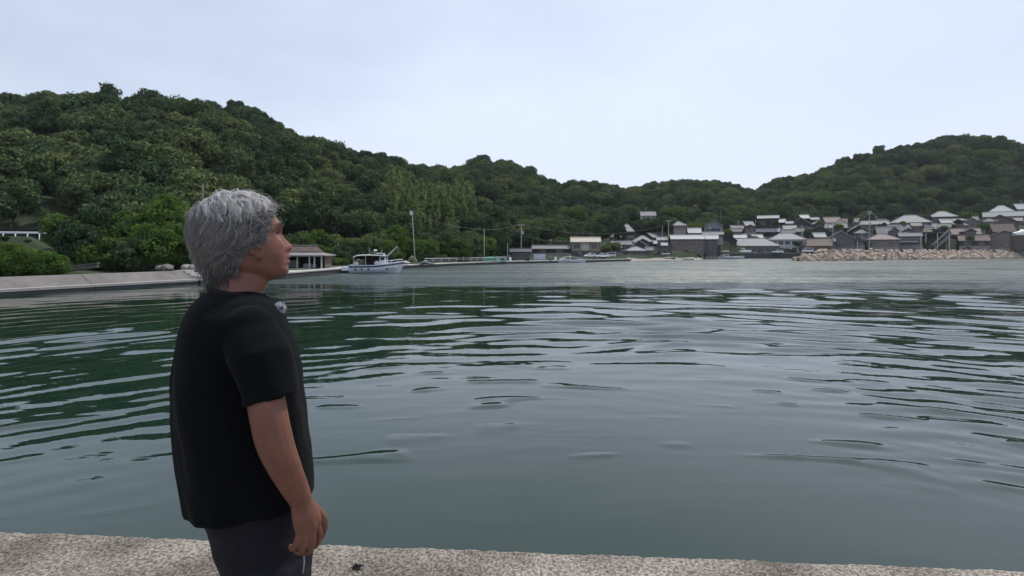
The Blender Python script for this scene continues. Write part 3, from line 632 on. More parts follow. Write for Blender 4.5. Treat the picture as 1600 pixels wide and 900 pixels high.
H(1405,1433,357,363,371,221,'gy','slate','tile','small gabled house between the dark tiled house and the open boat shed',7,win=1)
H(1350,1405,365.5,374,387,207,'hip','taupe','pink','brown walled house with a dusty hipped roof behind the breakwater',9,win=2)
H(1401,1441,364,369,384,211,'gx','slate','dark','low slate grey house with a white awning behind the breakwater',7,win=3)
H(1447,1495,330.5,338.5,348,259,'hip','dark','pale','house with a pale hipped roof standing highest beside the pyramid roof',9,win=3)
H(1465,1487,342.5,350,357,243,'gx','dark','white','small house with a tilted white roof below the highest hipped house',6,yaw=14,win=0)
H(1441,1466,349.5,358,365,233,'gx','dark','pale','small house with stepped pale roof left of the tilted white roof',6,yaw=12,win=0)
H(1487,1504,342,346,353,249,'gx','dark','pale','tiny pale roofed house right of the tilted white roof',5,win=0)
H(1502,1529,338.5,344,352,253,'gx','slate','dark','dim grey house under the forest left of the long green roof',7,win=2)
H(1483,1532,357,366,375,220,'gx','dark','pink','long house with a dusty pink roof behind the conveyor ladder',7,win=2)
H(1494,1546,367.5,376,385,212,'gx','dark','brown','low dark house with a mossy brown roof behind the breakwater',7,win=2)
H(1529,1591,337,348,358,241,'gy','brown','brown','large dark brown gabled house below the long green roof',10,win=2)
H(1544,1584,349.5,362,370,229,'gx','brown','brown','dark brown roofed house in front of the large brown gable',8,yaw=10,win=0)
H(1521,1612,361.5,375.5,388,211,'gy','taupe','brown','massive dark brown barn with a low wide gable at the right end of the village',11,win=0,cat='barn',name='barn')
H(1543,1585,321.5,330.5,339,276,'hip','dark','white','topmost house with a bright curved white roof at the right end',8,win=1)
H(1582,1608,319,327,336,279,'gx','dark','white','white roofed house at the right edge just above the curved roof',8,yaw=14,win=0)
H(1533,1608,331,338,346,263,'gx','slate','green','long hall with a pale greenish roof at the right edge under the forest',9,win=4,cat='hall',name='long_hall')

# --- small houses packed between the named ones
FILL = [(1060,352,200,'tile','the large taupe building'),(1150,362,218,'dark','the black gabled house'),(1172,356,226,'brown','the left flank of the tall dark house'),(1226,372,212,'dark','the right corner of the wide hipped house'),(1248,362,222,'tile','the grey pole of mid village'),(1262,360,226,'pale','the broad black gable, on its left'),(1278,350,236,'dark','the pink roofed house, down its slope'),(1303,356,226,'tile','the warehouse ridge'),(1312,349,240,'brown','the small dark house at the top'),(1333,347,240,'dark','the foot of the large dim gable'),(1346,364,215,'tile','the brown hipped house, on its left'),(1377,347,240,'brown','the pyramid roof, on its left'),(1396,361,219,'dark','the brown hipped house, on its right'),(1412,368,214,'pale','the low slate grey house'),(1430,353,230,'tile','the pyramid roof, below its right corner'),(1452,362,224,'brown','the open boat shed, on its upper left'),(1476,355,230,'dark','the open boat shed, on its upper right'),(1499,352,240,'tile','the dusty pink roof, on its upper left'),(1518,347,246,'pale','the dim grey house under the forest'),(1512,362,216,'dark','the mossy brown roof, behind its ridge'),(1545,346,240,'brown','the large brown gable, on its left'),(1560,371,213,'dark','the barn, on its left slope'),(1590,345,250,'tile','the long greenish hall, below its eaves'),(1004,379,184,'brown','the dark gable of the tiled cluster'),(1029,366,202,'dark','the shorter twin pole'),(963,370,205,'brown','the lone temple, lower down'),(1294,377,205,'dark','the plank shed, at its far end'),(1340,376,207,'tile','the warehouse, at its right wall')]
for _i, (_x, _y, _Y, _r, _n) in enumerate(FILL):
    _q = random.Random(500+_i); _w = _q.uniform(15, 25); _h = _q.uniform(5, 7.5)
    H(_x-_w/2, _x+_w/2, _y-_h*.8, _y, _y+8, _Y, _q.choice(('gx','gx','gy','hip')), _q.choice(('dark','brown','taupe','slate','dark')), _r, 'small %s roofed house squeezed in by %s' % ({'tile':'grey','dark':'black','brown':'brown','pale':'pale'}[_r], _n), _q.uniform(5,7), _q.uniform(-18,18), _q.choice((0,1,2)))

def house_dims(q):
    cx = (q['x0']+q['x1'])/2; u = (cx-800)/800; a = math.atan(u)
    W = (q['x1']-q['x0'])*q['Y']*math.cos(a)/800
    base = pt(cx, q['yb'], q['Y']); Yc = q['Y']+q['d']/2*math.cos(a)
    X = u*Yc
    return cx, a, W, Vector((X, Yc, base.z))
for q in HSPEC:
    c, a, W, b = house_dims(q); TOWN.append((b.x, b.y, b.z))

def make_window(parent, x, y, z, w_, h_, frame, side=None, bars=1):
    """glazed window in a wall that faces -Y (or -X for side=-1)"""
    g = MB(); f = MB(); b = .09
    def bx(m, cx, cz, dx, dz, o, th):
        if side: m.box((x-o*1, y+cx, z+cz), (th, dx, dz))
        else: m.box((x+cx, y-o, z+cz), (dx, th, dz))
    bx(f, 0, h_/2, w_+2*b, b, .05, .12); bx(f, 0, -h_/2, w_+2*b, b, .05, .12)
    for s in (-1, 1): bx(f, s*(w_/2+b/2), 0, b, h_-b, .05, .115)
    for k in range(bars): bx(f, (k+1)*w_/(bars+1)-w_/2, 0, .06, h_-b, .04, .06)
    bx(g, 0, 0, w_, h_-b, .01, .04)
    wn = f.build('window', M_DFRAME if frame == 'dark' else M_FRAME, parent)
    g.build('pane', M_PANE, wn)
    return wn
def make_house(i, q):
    r = random.Random(100+i)
    cx, a, W, base = house_dims(q); d = q['d']
    yaw = -a*.85+R(q['yaw'] if q['yaw'] is not None else r.uniform(-4, 4))
    t = empty(q['name'], base, yaw, q['label'], q['cat'], 'houses of the waterfront village')
    ze = HC-(q['ye']-HOR)/800*q['Y']-base.z; zr = HC-(q['yt']-HOR)/800*(q['Y']+d/2)-base.z
    zr = max(zr, ze+.35); ov = min(q['over'], W*.08); w2 = W/2-ov; y0 = -d/2; y1 = d/2
    wm, rm = WALLS[q['wall']], ROOFS[q['roof']]
    MB().box((0, 0, -1.35), (2*w2+.16, d+.16, 3.3)).build('foundation', M_FOUND, t)      # stands into the slope
    top = ze-.02
    wl = MB(); k = q['kind']; th = .16
    V = [(-w2,y0,.30),(w2,y0,.30),(w2,y1,.30),(-w2,y1,.30),(-w2,y0,top),(w2,y0,top),(w2,y1,top),(-w2,y1,top)]
    Fq = [(0,1,5,4),(1,2,6,5),(2,3,7,6),(3,0,4,7)]
    rf = MB(); cap = MB(); o = ov
    slope_gx = (zr-ze)/(d/2+o); slope_gy = (zr-ze)/(W/2)
    if k == 'gx':
        V += [(-w2,0,top+slope_gx*d/2),(w2,0,top+slope_gx*d/2)]; Fq += [(7,4,8),(5,6,9)]
        rf.slab([(-W/2,y0-o,ze-slope_gx*0),(W/2,y0-o,ze),(W/2,0,zr),(-W/2,0,zr),(W/2,y1+o,ze),(-W/2,y1+o,ze)], [(0,1,2,3),(3,2,4,5)], th)
        cap.tube([(-W/2-.02,0,zr+.06),(W/2+.02,0,zr+.06)], .15, 6)
        for s in (-1, 1):
            cap.tube([(s*(W/2-.1),y0-o,ze+.05),(s*(W/2-.1),-.1,zr+.02)], .09, 5)
    elif k == 'gy':
        V += [(0,y0,top+slope_gy*w2),(0,y1,top+slope_gy*w2)]; Fq += [(4,5,8),(6,7,9)]
        rf.slab([(-W/2,y0-o,ze),(0,y0-o,zr),(0,y1+o,zr),(-W/2,y1+o,ze),(W/2,y0-o,ze),(W/2,y1+o,ze)], [(0,1,2,3),(1,4,5,2)], th)
        cap.tube([(0,y0-o-.02,zr+.06),(0,y1+o+.02,zr+.06)], .15, 6)
        for s in (-1, 1): cap.tube([(s*W/2,y0-o+.1,ze+.05),(s*.1,y0-o+.1,zr+.02)], .09, 5)
    elif k == 'hip':
        rl = max(W-d-o, W*.16)/2
        A = [(-W/2,y0-o,ze),(W/2,y0-o,ze),(W/2,y1+o,ze),(-W/2,y1+o,ze),(-rl,0,zr),(rl,0,zr)]
        rf.slab(A, [(0,1,5,4),(1,2,5),(2,3,4,5),(3,0,4)], th)
        cap.tube([(-rl,0,zr+.06),(rl,0,zr+.06)], .16, 6)
        for j, e in ((0,4),(1,5),(2,5),(3,4)):
            p0, p1 = Vector(A[j]), Vector(A[e]); cap.tube([p0.lerp(p1,.02)+Vector((0,0,.06)), p1+Vector((0,0,.05))], .11, 5)
    else:
        rf.slab([(-W/2,y0-.2,zr),(W/2,y0-.2,zr),(W/2,y1+.2,zr),(-W/2,y1+.2,zr)], [(0,1,2,3)], max(zr-ze,.25))
        cap.box((0,y0-.12,zr+.1),(W,.14,.2)); cap.box((0,y1+.12,zr+.1),(W,.14,.2))
        Fq += []
    wl.add(V, Fq); wl.build('wall', wm, t)
    ro = rf.build('roof', rm, t)
    cp = cap.build('ridge_tiles', rm, ro)
    hgt = ze; st = 2 if hgt > 4.6 else 1
    nw = q['win'] if q['win'] is not None else 2
    if i % 5 in (0, 3) and k != 'flat' and W > 6:
        ae = MB(); ax_ = r.uniform(-.3, .3)*W*(0 if k == 'gy' else .6); ae.tube([(ax_,0,zr-.1),(ax_,0,zr+1.9)], .035, 5)
        for j in range(4): ae.tube([(ax_-.55+.08*j,0,zr+1.85-.16*j),(ax_+.55-.08*j,0,zr+1.85-.16*j)], .02, 4)
        ae.build('aerial', M_STEEL, ro)
    if i % 3 == 1 and hgt > 3:
        MB().box((r.uniform(-.35,.35)*W,y0-.18,hgt*.35),(.8,.32,.6)).build('outdoor_unit', M_FRAME, t)
    gt_ = MB()
    for e in ((-1,1) if k in ('gx','hip') else ()): 
        if e < 0: gt_.tube([(-W/2,y0-o-.04,ze-.10),(W/2,y0-o-.04,ze-.12)], .06, 5)
    if gt_.v:
        gt_.tube([(w2-.1,y0-.06,ze-.15),(w2-.1,y0-.06,0)], .045, 5); gt_.build('gutter', M_DFRAME, ro)
    if q['label'].startswith('large taupe'):
        for (fx, fz, ww, hh) in ((-.33,.72,1.5,.8),(-.02,.72,.7,1.0),(.06,.72,.7,1.0),(.24,.72,.55,1.3),(.36,.72,.55,1.3),(.44,.3,.5,1.3)):
            make_window(t, fx*2*w2*.95, y0-.02, fz*hgt, ww, hh, 'pale')
        MB().box((-.02*W,y0-.03,1.25),(2.6,.1,2.3)).build('doorway', M_DOOR, t)
        MB().box((-.22*W,y0-.04,1.3),(2.6,.1,2.2)).build('shutter', WALLS['grey'], t)
        return t
    per = [nw] if st == 1 else [nw-nw//2, nw//2]
    for s, n in enumerate(per):
        zc = hgt*(.55 if st == 1 else (.26 if s == 0 else .74)); hh = min(1.25, hgt/st*.48)
        for j in range(n):
            fx = (j+.5)/n-.5; ww = min(1.7, 2*w2/n*.62)*r.uniform(.85, 1.1)
            make_window(t, fx*2*w2*.94, y0-.02, zc, ww, hh, q['frame'], bars=1 if ww < 1.4 else 2)
    if nw and W > 6:
        make_window(t, -w2-.02, r.uniform(-.2,.2)*d, hgt*.6, 1.2, min(1.1, hgt*.3), q['frame'], side=-1)
    if hgt > 2.3 and q['Y'] < 215 and q['kind'] != 'gy':
        dx = r.choice((-.4, .42))*2*w2
        MB().box((dx,y0-.04,1.2),(.95,.10,1.9)).build('door', M_DOOR, t)
    if q['label'].startswith('tan two'):
        MB().box((0,y0-.35,hgt*.47),(2*w2+.3,.8,.14)).build('floor_band', ROOFS['beige'], t)
        MB().box((-.2,y0-.06,hgt*.72),(2.2,.10,hgt*.42)).build('wall_panel', WALLS['white'], t)
    if q['label'].startswith('tall dark'):
        sk = MB(); zs = HC-(362.5-HOR)/800*q['Y']-base.z; zt = HC-(357-HOR)/800*q['Y']-base.z
        sk.slab([(-W/2-.3,y0-1.9,zs),(W/2+.3,y0-1.9,zs),(W/2+.3,y0-.03,zt),(-W/2-.3,y0-.03,zt)], [(0,1,2,3)], .14); sk.build('skirt_roof', ROOFS['white'], t)
        MB().box((0,y0-.4,hgt*.78),(2*w2,.7,.12)).build('eave_band', ROOFS['tile'], t)
    if q['label'].startswith('low slate'):
        MB().slab([(-W*.5,y0-1.7,1.55),(W*.25,y0-1.7,1.55),(W*.25,y0-.05,1.95),(-W*.5,y0-.05,1.95)], [(0,1,2,3)], .1).build('awning', ROOFS['white'], t)
    if q['label'].startswith('tall grey'):
        MB().box((.6,y0-.04,hgt*.62),(3.4,.1,.9)).build('blue_shade', mat('dark_blue_cloth', (.03,.035,.12), .6), t)
    return t

# ---- the open boathouse on the left shore
M_WOOD = mat('old_timber', (.16, .13, .11), .85, .35, 3, .3, stretch=(4, 4, .5))
M_WHITEWOOD = mat('painted_post', (.55, .53, .50), .7, .15, 3)
def make_boathouse():
    Y = 63.0; b = pt(460, 420, Y); s = Y/800
    t = empty('boathouse', (b.x, b.y, b.z), R(6), 'open fronted boathouse with a two tier tiled roof on the left shore', 'boathouse')
    W = 86*s; h = 25*s; d = 4.6; zf = 19.0*s
    MB().box((0, d/2, -.6), (W+.3, d+.3, 1.2)).build('floor_slab', M_FOUND, t)
    MB().box((0, d+.02, zf/2), (W-.1, .12, zf)).build('back_wall', WALLS['dark'], t)
    for sx in (-1, 1): MB().box((sx*(W/2-.08), d*.62, zf/2), (.12, d*.74, zf)).build('side_wall', WALLS['brown'], t)
    for fx in (-.49, -.3, -.12, 0.05, .27, .36, .49): MB().box((fx*(W-.2), .05, zf/2), (.15, .15, zf)).build('post', M_WHITEWOOD, t)
    MB().box((0, .05, zf+.09), (W, .18, .18)).build('beam', M_WHITEWOOD, t)
    o = .45
    lo = MB().slab([(-W/2-o,-o-.3,zf+.18),(W/2+o,-o-.3,zf+.18),(W/2+o,d+o,zf+.18),(-W/2-o,d+o,zf+.18),(-W/2+1.1,.9,zf+.55),(W/2-1.1,.9,zf+.55),(W/2-1.1,d-.9,zf+.55),(-W/2+1.1,d-.9,zf+.55)],
              [(0,1,5,4),(1,2,6,5),(2,3,7,6),(3,0,4,7),(4,5,6,7)], .12)
    r1 = lo.build('lower_roof', mat('weathered_tile', (.20,.195,.19), .8, .3, 2, .5, 9, spec=.15), t)
    up = MB().slab([(-W/2+.9,.75,zf+.64),(W/2-.9,.75,zf+.64),(W/2-.9,d-.7,zf+.64),(-W/2+.9,d-.7,zf+.64),(-W*.30,d/2,zf+1.32),(W*.30,d/2,zf+1.32)], [(0,1,5,4),(1,2,5),(2,3,4,5),(3,0,4)], .12)
    r2 = up.build('upper_roof', mat('old_brown_tile', (.11,.085,.078), .85, .35, 2, .5, 9, spec=.1), t)
    MB().tube([(-W*.3-.05,d/2,zf+1.37),(W*.3+.05,d/2,zf+1.37)], .11, 6).build('ridge_tiles', ROOFS['tile'], r2)
    for k, (x, y, z, sx, sy, sz) in enumerate([(1.35,.9,.3,.9,.6,.6),(1.9,1.2,.25,.6,.7,.5),(-1.0,2.4,.5,1.6,.8,1.0)]):
        mb = MB(); mb.box((0,0,0),(sx,sy,sz)); 
        for e in (-1,1): mb.box((0,e*(sy/2+.015),sz*.2),(sx*1.04,.03,.06))
        o2 = mb.build('fish_crate', mat('crate_plastic', (.30,.32,.33), .5), None, loc=Matrix.Rotation(R(6),3,'Z') @ Vector((x,y,z))+Vector((b.x,b.y,b.z)))
        tag(o2, ['grey fish crate at the front of the boathouse between two posts','small grey fish crate at the right front corner of the boathouse','large grey crate standing deep inside the boathouse'][k], 'crate', 'crates in the boathouse')

# ---- sea wall, quays, railings
M_SEAWALL = mat('sea_wall_concrete', (.155, .142, .134), .85, .32, .5, .15, 6)
M_LEDGE = mat('pale_concrete_ledge', (.36, .345, .32), .85, .15, .8, .1, 6)
M_TIDE = mat('tide_stained_concrete', (.055, .058, .055), .6, .3, .8, .2, 5)
M_QUAYTOP = mat('quay_paving', (.40, .385, .36), .85, .18, .5, .1, 5)
def strip(mb, P, prof):
    """sweep a profile [(inland, z)...] along the plan polyline P; inland is to the left of the direction"""
    P = [Vector((p[0], p[1], 0)) for p in P]; rings = []
    for i, p in enumerate(P):
        dirn = (P[min(i+1, len(P)-1)]-P[max(i-1, 0)]).normalized(); n = Vector((-dirn.y, dirn.x, 0))
        rings.append([p+n*o+Vector((0, 0, z)) for (o, z) in prof])
    mb.loft(rings); return mb
def coast_pt(x): Y = float(interp(x, COAST)); return Vector(((x-800)/800*Y, Y))
def make_seawall():
    t = empty('sea_wall', (-29, 38, 0), 0, 'long sloped concrete sea wall with a pale ledge along the left shore', 'sea wall')
    A, B = coast_pt(-260), coast_pt(312); ref = Vector((-29, 38))
    mid = coast_pt(0)
    pts_ = [A, mid, B]; 
    # cut into cast panels about eight metres long with open joints
    def along(s):
        l1 = (mid-A).length
        return A.lerp(mid, s/l1) if s < l1 else mid.lerp(B, (s-l1)/(B-mid).length)
    tot = (mid-A).length+(B-mid).length; l1 = (mid-A).length
    cuts = [0]
    s = tot-1.3
    back = [tot, s]
    while s > 7: s -= 6.6; back.append(s)
    cuts = sorted([c for c in back if c > 0]+[0])
    for i in range(len(cuts)-1):
        a, b = cuts[i]+.02, cuts[i+1]-.02
        P = [along(a)-ref]+([mid-ref] if a < l1 < b else [])+[along(b)-ref]
        strip(MB(), P, [(.5,-2.2),(.52,.38),(1.75,1.06),(2.2,1.08),(2.22,-2.2)]).build('panel', M_SEAWALL, t)
        strip(MB(), P, [(.10,.20),(.10,.37),(.515,.385),(.49,.18)]).build('ledge', M_LEDGE, t)
        strip(MB(), P, [(.16,-2.2),(.16,.18),(.48,.19),(.48,-2.2)]).build('footing', M_TIDE, t)
    # steps where the wall turns into the quay
    for k in range(4):
        p = coast_pt(313)-ref
        MB().box((p.x-.9-.35*k, p.y+.6+.1*k, .35+.22*k), (1.9-.3*k, 1.2, .21)).build('step', M_LEDGE, t)
    return t
def make_quays():
    def quay(name, xs, label, ztop, width, cat='quay'):
        P = [coast_pt(x) for x in xs]; ref = P[0]; t = empty(name, (ref.x, ref.y, 0), 0, label, cat, None)
        P = [p-ref for p in P]
        strip(MB(), P, [(.06,-2.4),(.06,ztop-.13),(width,ztop-.13),(width,-2.4)]).build('quay_face', M_TIDE, t)
        strip(MB(), P, [(-.02,ztop-.12),(-.02,ztop),(width+.1,ztop+.02),(width+.1,ztop-.12)]).build('quay_top', M_QUAYTOP, t)
        return t
    quay('boathouse_quay', [314,380,448,541,590,612], 'pale concrete quay in front of the boathouse', .62, 3.2)
    quay('long_quay', [628,660,700,750,800,860,913], 'long low quay with a black tide line in front of the railing', .55, 3.6)
    quay('short_quay', [918,950,988], 'short concrete quay in front of the parked white cars', .62, 3.6)
    quay('village_quay', [1113,1180,1256,1300,1350,1450,1600,1760], 'dark stone quay wall in front of the wide hipped house', 2.2, 5)
    m = mat('pebble_sand', (.27, .24, .205), .95, .4, 1.5, .5, 12)
    P = [coast_pt(x) for x in (984,1006,1050,1088,1106,1113)]
    mb = MB(); rings = []
    r = random.Random(4)
    for i in range(len(P)-1):
        for k in range(5):
            p = P[i].lerp(P[i+1], k/5); j = r.uniform(-1.2,1.2)
            rings.append([Vector((p.x,p.y-2.6+j,-.5)),Vector((p.x,p.y-1+j,.10+r.uniform(-.03,.12))),Vector((p.x,p.y+1.5,.55+r.uniform(-.1,.1))),Vector((p.x,p.y+4,1.0)),Vector((p.x,p.y+4,-1.2))])
    mb.loft(rings); tag(mb.build('beach', m), kind='structure')
M_STEEL = mat('galvanised_steel', (.52, .53, .53), .45, .12, 3, metal=.4)
M_WHITE = mat('white_paint', (.74, .75, .76), .45, .08, 2)
def make_rails():
    # white guardrail on the road at the left
    P = [pt(x, 0, Y) for x, Y in ((-220,56),(-110,57.5),(0,59),(60,60),(108,60.8))]
    base = Vector((P[2].x, P[2].y, 4.05)); t = empty('guardrail', base, 0, 'white guardrail beside the road at the foot of the left hill', 'guardrail')
    line = [Vector((p.x-base.x, p.y-base.y, .9)) for p in P]
    mb = MB()
    rings = [[p+Vector((0,-.03,-.12)), p+Vector((0,.03,-.12)), p+Vector((0,.03,.12)), p+Vector((0,-.03,.12)), p+Vector((0,-.07,.0))] for p in line]
    mb.loft(rings); mb.build('rail', M_WHITE, t)
    tot = sum((line[i+1]-line[i]).length for i in range(4)); s = .3
    post = MB().tube([(0,0,-.9),(0,0,.92)], .055, 8).mesh('post', True); post.materials.append(M_WHITE)
    while s < tot:
        q = s; i = 0
        while i < 3 and q > (line[i+1]-line[i]).length: q -= (line[i+1]-line[i]).length; i += 1
        p = line[i].lerp(line[i+1], q/(line[i+1]-line[i]).length); link_mesh('post', post, None, t, (p.x, p.y+.12, 0)); s += 1.15
    mbw = MB()
    strip(mbw, [(p.x-.0, p.y) for p in [Vector((q.x, q.y+4.2)) for q in P]], [(0,2.8),(.04,5.5),(.22,5.5),(.22,2.8)])
    tag(mbw.build('retaining_wall', mat('dark_retaining_wall', (.022,.024,.024), .95, .4, .5, .2, spec=.1)), 'dark retaining wall on the far side of the road above the guardrail', 'wall')
    # pipe railing on the long quay
    a, b = pt(664, 404.5, 98), pt(756, 404.0, 112); base = Vector((a.x, a.y, .6)); t = empty('pipe_railing', base, 0, 'white pipe railing along the back of the long low quay', 'railing')
    L_ = Vector((b.x-a.x, b.y-a.y, 0)); H1 = 2.75-11/800*98-.6
    for z, rad in ((H1,.05),(H1*.55,.035)): MB().tube([(0,0,z),(L_.x,L_.y,z)], rad, 6).build('rail', M_WHITE, t)
    for k in range(9): p = L_*(k/8); MB().tube([(p.x,p.y,-.3),(p.x,p.y,H1+(.35 if k == 5 else .02))], .05, 6).build('post', M_WHITE, t)
    # retaining wall behind the long quay
    P = [Vector((pt(x,0,Y).x, Y)) for x, Y in ((640,97),(700,107),(760,118),(800,124))]
    tag(strip(MB(), [(p.x,p.y) for p in P], [(0,-.5),(0,1.25),(.4,1.25),(.4,-.5)]).build('low_wall', mat('dark_stone_wall', (.07,.062,.058), .9, .35, 1.0, .3)), 'low dark stone wall behind the white pipe railing', 'wall')

# ---- poles and wires
M_POLE = mat('pole_concrete', (.27, .265, .255), .85, .15, 2)
def make_pole(px_, yt, yb, Y, label, arms=0, xfmr=False, lean=0.0, rad=.15, name='utility_pole', cat='utility pole', lamp=False, wood=False):
    b = pt(px_, yb, Y); zt = HC-(yt-HOR)/800*Y; h = zt-b.z
    t = empty(name, (b.x, b.y, b.z), 0, label, cat)
    MB().tube([(0,0,-1.2),(0,0,0),(lean*h,0,h)], [rad*1.15,rad*1.1,rad*.7], 8).build('mast', M_WOOD if wood else M_POLE, t, True)
    for k in range(arms):
        z = h-.35-.75*k; MB().box((lean*z,-.16,z),(1.9-.3*k,.1,.12)).build('crossarm', M_STEEL, t)
        ins = MB()
        for s in (-.85,-.45,.45,.85): ins.tube([(lean*z+s*(1-.15*k),-.16,z+.06),(lean*z+s*(1-.15*k),-.16,z+.3)], [.05,.035], 6)
        ins.build('insulator', M_WHITE, t)
    if xfmr:
        MB().tube([(.38,-.1,h*.62),(.38,-.1,h*.62+.9)], .26, 10).build('transformer', M_STEEL, t, False)
    if lamp:
        MB().tube([(lean*h,0,h*.97),(lean*h-.5,-.2,h+.05)], .03, 5).build('bracket', M_STEEL, t); MB().box((lean*h-.1,-.1,h-.35),(.55,.3,.75)).build('lamp_head', M_STEEL, t)
    return t
def make_poles():
    make_pole(648.5,330,409,96,'tall thin pole with a box head beside the bright trees', lean=-.06, rad=.10, lamp=True, name='light_pole', cat='light pole')
    make_pole(756.5,357,409,113,'thin bare pole beside the green boat cover', rad=.10, name='bare_pole', cat='pole')
    make_pole(793,380,406,122,'short thin pole at the left corner of the grey shack', rad=.09, name='bare_pole', cat='pole')
    make_pole(814.5,350,392,146,'utility pole with a crossarm and transformer above the grey shack', 1, True)
    make_pole(832.5,376,390,152,'short wooden pole rising from the long low shed', rad=.10, wood=True, name='bare_pole', cat='pole')
    make_pole(1044.5,344,378,196,'taller grey pole of the twin poles by the large taupe building', 1, rad=.16)
    make_pole(1035,351,374,200,'shorter grey pole of the twin poles by the large taupe building', 0, rad=.15)
    make_pole(1126.5,326,350,212,'thin aerial mast beside the blunt grey gable', rad=.06, name='aerial_mast', cat='mast')
    make_pole(1358.5,329,388,204,'utility pole with splayed crossarms in the middle of the village', 2, True, rad=.14)
    make_pole(1301,346,388,205,'slim utility pole in front of the blue grey warehouse', 1, rad=.12)
    make_pole(1347,357,388,205,'slim pole just left of the pole with splayed crossarms', 0, rad=.09, name='bare_pole', cat='pole')
    make_pole(1180.5,343,372,226,'pole at the left wall of the tall dark house', 0, rad=.12)
    make_pole(1253,352,378,214,'grey pole right behind the white two storey house', 0, rad=.22)
    make_pole(1439,366,389,202,'white post at the corner of the open boat shed', 0, rad=.22, name='white_post', cat='post')
    t = make_pole(316,287,345,58,'bare forked dead trunk standing over the left clump of trees', 0, rad=.10, wood=True, lean=.02, name='dead_tree', cat='tree')
    for k, (z, l, a) in enumerate(((3.2,.9,.3),(3.8,.7,2.8),(3.9,.5,.1),(2.6,.6,3.3))):
        MB().tube([(0.05,0,z),(math.cos(a)*l,math.sin(a)*l*.3,z+.35)], [.04,.015], 5).build('branch', M_WOOD, t)
    def wire(a, b, sag, label):
        pts_ = [a.lerp(b, k/12)-Vector((0,0,sag*4*(k/12)*(1-k/12))) for k in range(13)]
        mid = (a+b)/2
        tag(MB().tube([p-a for p in pts_], .03, 4).build('power_line', mat('cable', (.12,.12,.13), .6), None, loc=a), label, 'power line')
    top = pt(814.5,351.5,145.8)
    wire(top+Vector((-.8,0,0)), pt(640,331,96)+Vector((0,.2,0)), 2.2, 'long sagging cable between the box headed pole and the transformer pole')
    wire(top+Vector((.8,0,0)), pt(1035,352,200), 3.0, 'long sagging cable from the transformer pole to the twin poles')
    v = pt(1358.5,331,204); wire(v+Vector((.6,0,0)), pt(1439,352,212), 1.6, 'cable from the splayed pole towards the open boat shed'); wire(v+Vector((-.6,0,0)), pt(1301,348,205), 1.2, 'cable between the splayed pole and the slim pole before the warehouse')
    wire(pt(1301,348,205), pt(1253,354,214), 1.0, 'cable from the slim pole to the grey pole of mid village'); wire(pt(1253,354,214), pt(1180.5,345,226), 1.6, 'cable from the grey pole of mid village to the tall dark house')
    wire(pt(814.5,368,145.8), pt(905,376,152), .8, 'service cable from the transformer pole to the tan house')

# ---- breakwater of quarry stones
def make_breakwater():
    A, B = Vector((85.0, 148.5)), Vector((214.0, 214.5))
    t = empty('breakwater', (A.x, A.y, 0), 0, 'long breakwater of pale brown quarry stones before the village', 'breakwater')
    D = (B-A); Ld = D.length; D = D/Ld; Nn = Vector((D.y, -D.x))      # Nn points to the camera side
    def mound(s):
        k = min(1, max(.25, s/7)); return 2.95*k
    rings = []
    for i in range(41):
        s = -1.5+(Ld+38)*i/40; c = D*s; h = mound(s)-.55
        rings.append([Vector((c.x+Nn.x*w_, c.y+Nn.y*w_, z)) for (w_, z) in ((3.2,-1.5),(2.6,0),(.9,h),(-1.9,h),(-4.6,0),(-5,-1.5))])
    mb = MB(); mb.loft(rings); mb.build('core', mat('rubble_core', (.14,.125,.11), .95, .4, 1.2, .5), t)
    stone = []
    for v in range(7):
        r = random.Random(v); bm = bmesh.new(); bmesh.ops.create_icosphere(bm, subdivisions=1, radius=.5)
        for q in bm.verts:
            c = q.co; m_ = max(abs(c.x), abs(c.y), abs(c.z)); q.co = c*(1-.42+.42*.42/m_)*r.uniform(.85, 1.2)
        me = bpy.data.meshes.new('stone'); bm.to_mesh(me); bm.free()
        me.materials.append(mat('quarry_stone', (.37,.295,.232), .9, .3, 1.3, .5, 5, obj_var=.30)); stone.append(me)
    r = random.Random(7); pl = []
    s = -1.6
    while s < Ld+34:
        h = mound(s)
        for j in range(6):
            f = (j+.5+r.uniform(-.3,.3))/6
            wv = 3.0-2.9*f if j < 5 else r.uniform(-1.8,-.2); z = -.1+f*(h-.1) if j < 5 else h-.15
            sc = r.uniform(1.05, 2.0)*(1.12 if j < 3 else .9)
            pl.append((s+r.uniform(-.4,.4), wv, z+r.uniform(-.12,.12), sc, j))
        s += 1.25
    # round head at the tip
    for k in range(34):
        a = r.uniform(-1.9, 1.2); f = r.random(); h = 2.5; pl.append((-1.2-math.cos(a)*2.6*(1-f)+.6, 1.2*math.sin(a)*2.4*(1-f)+.3, -.1+f*h*.8, r.uniform(.9, 1.5), 0))
    pl.sort(key=lambda q: q[0]); front = pl[:300]; rest = pl[300:]
    for (s, wv, z, sc, j) in front:
        c = D*s+Nn*wv; o = link_mesh('stone', r.choice(stone), None, t, (c.x, c.y, z))
        o.rotation_euler = (r.uniform(0,6), r.uniform(0,6), r.uniform(0,6)); o.scale = (sc*r.uniform(1.0,1.45), sc, sc*r.uniform(.6,.9))
    bm = bmesh.new()
    for (s, wv, z, sc, j) in rest:
        c = D*s+Nn*wv; me = r.choice(stone); n0 = len(bm.verts); bm.from_mesh(me); bm.verts.ensure_lookup_table()
        M = Matrix.Translation((c.x, c.y, z)) @ Euler((r.uniform(0,6), r.uniform(0,6), r.uniform(0,6))).to_matrix().to_4x4() @ Matrix.Diagonal((sc*1.1, sc, sc*.8, 1))
        bmesh.ops.transform(bm, matrix=M, verts=bm.verts[n0:])
    me = bpy.data.meshes.new('stone'); bm.to_mesh(me); bm.free(); me.materials.append(stone[0].materials[0])
    tag(link_mesh('stone', me, None, t), kind='stuff')
    return t
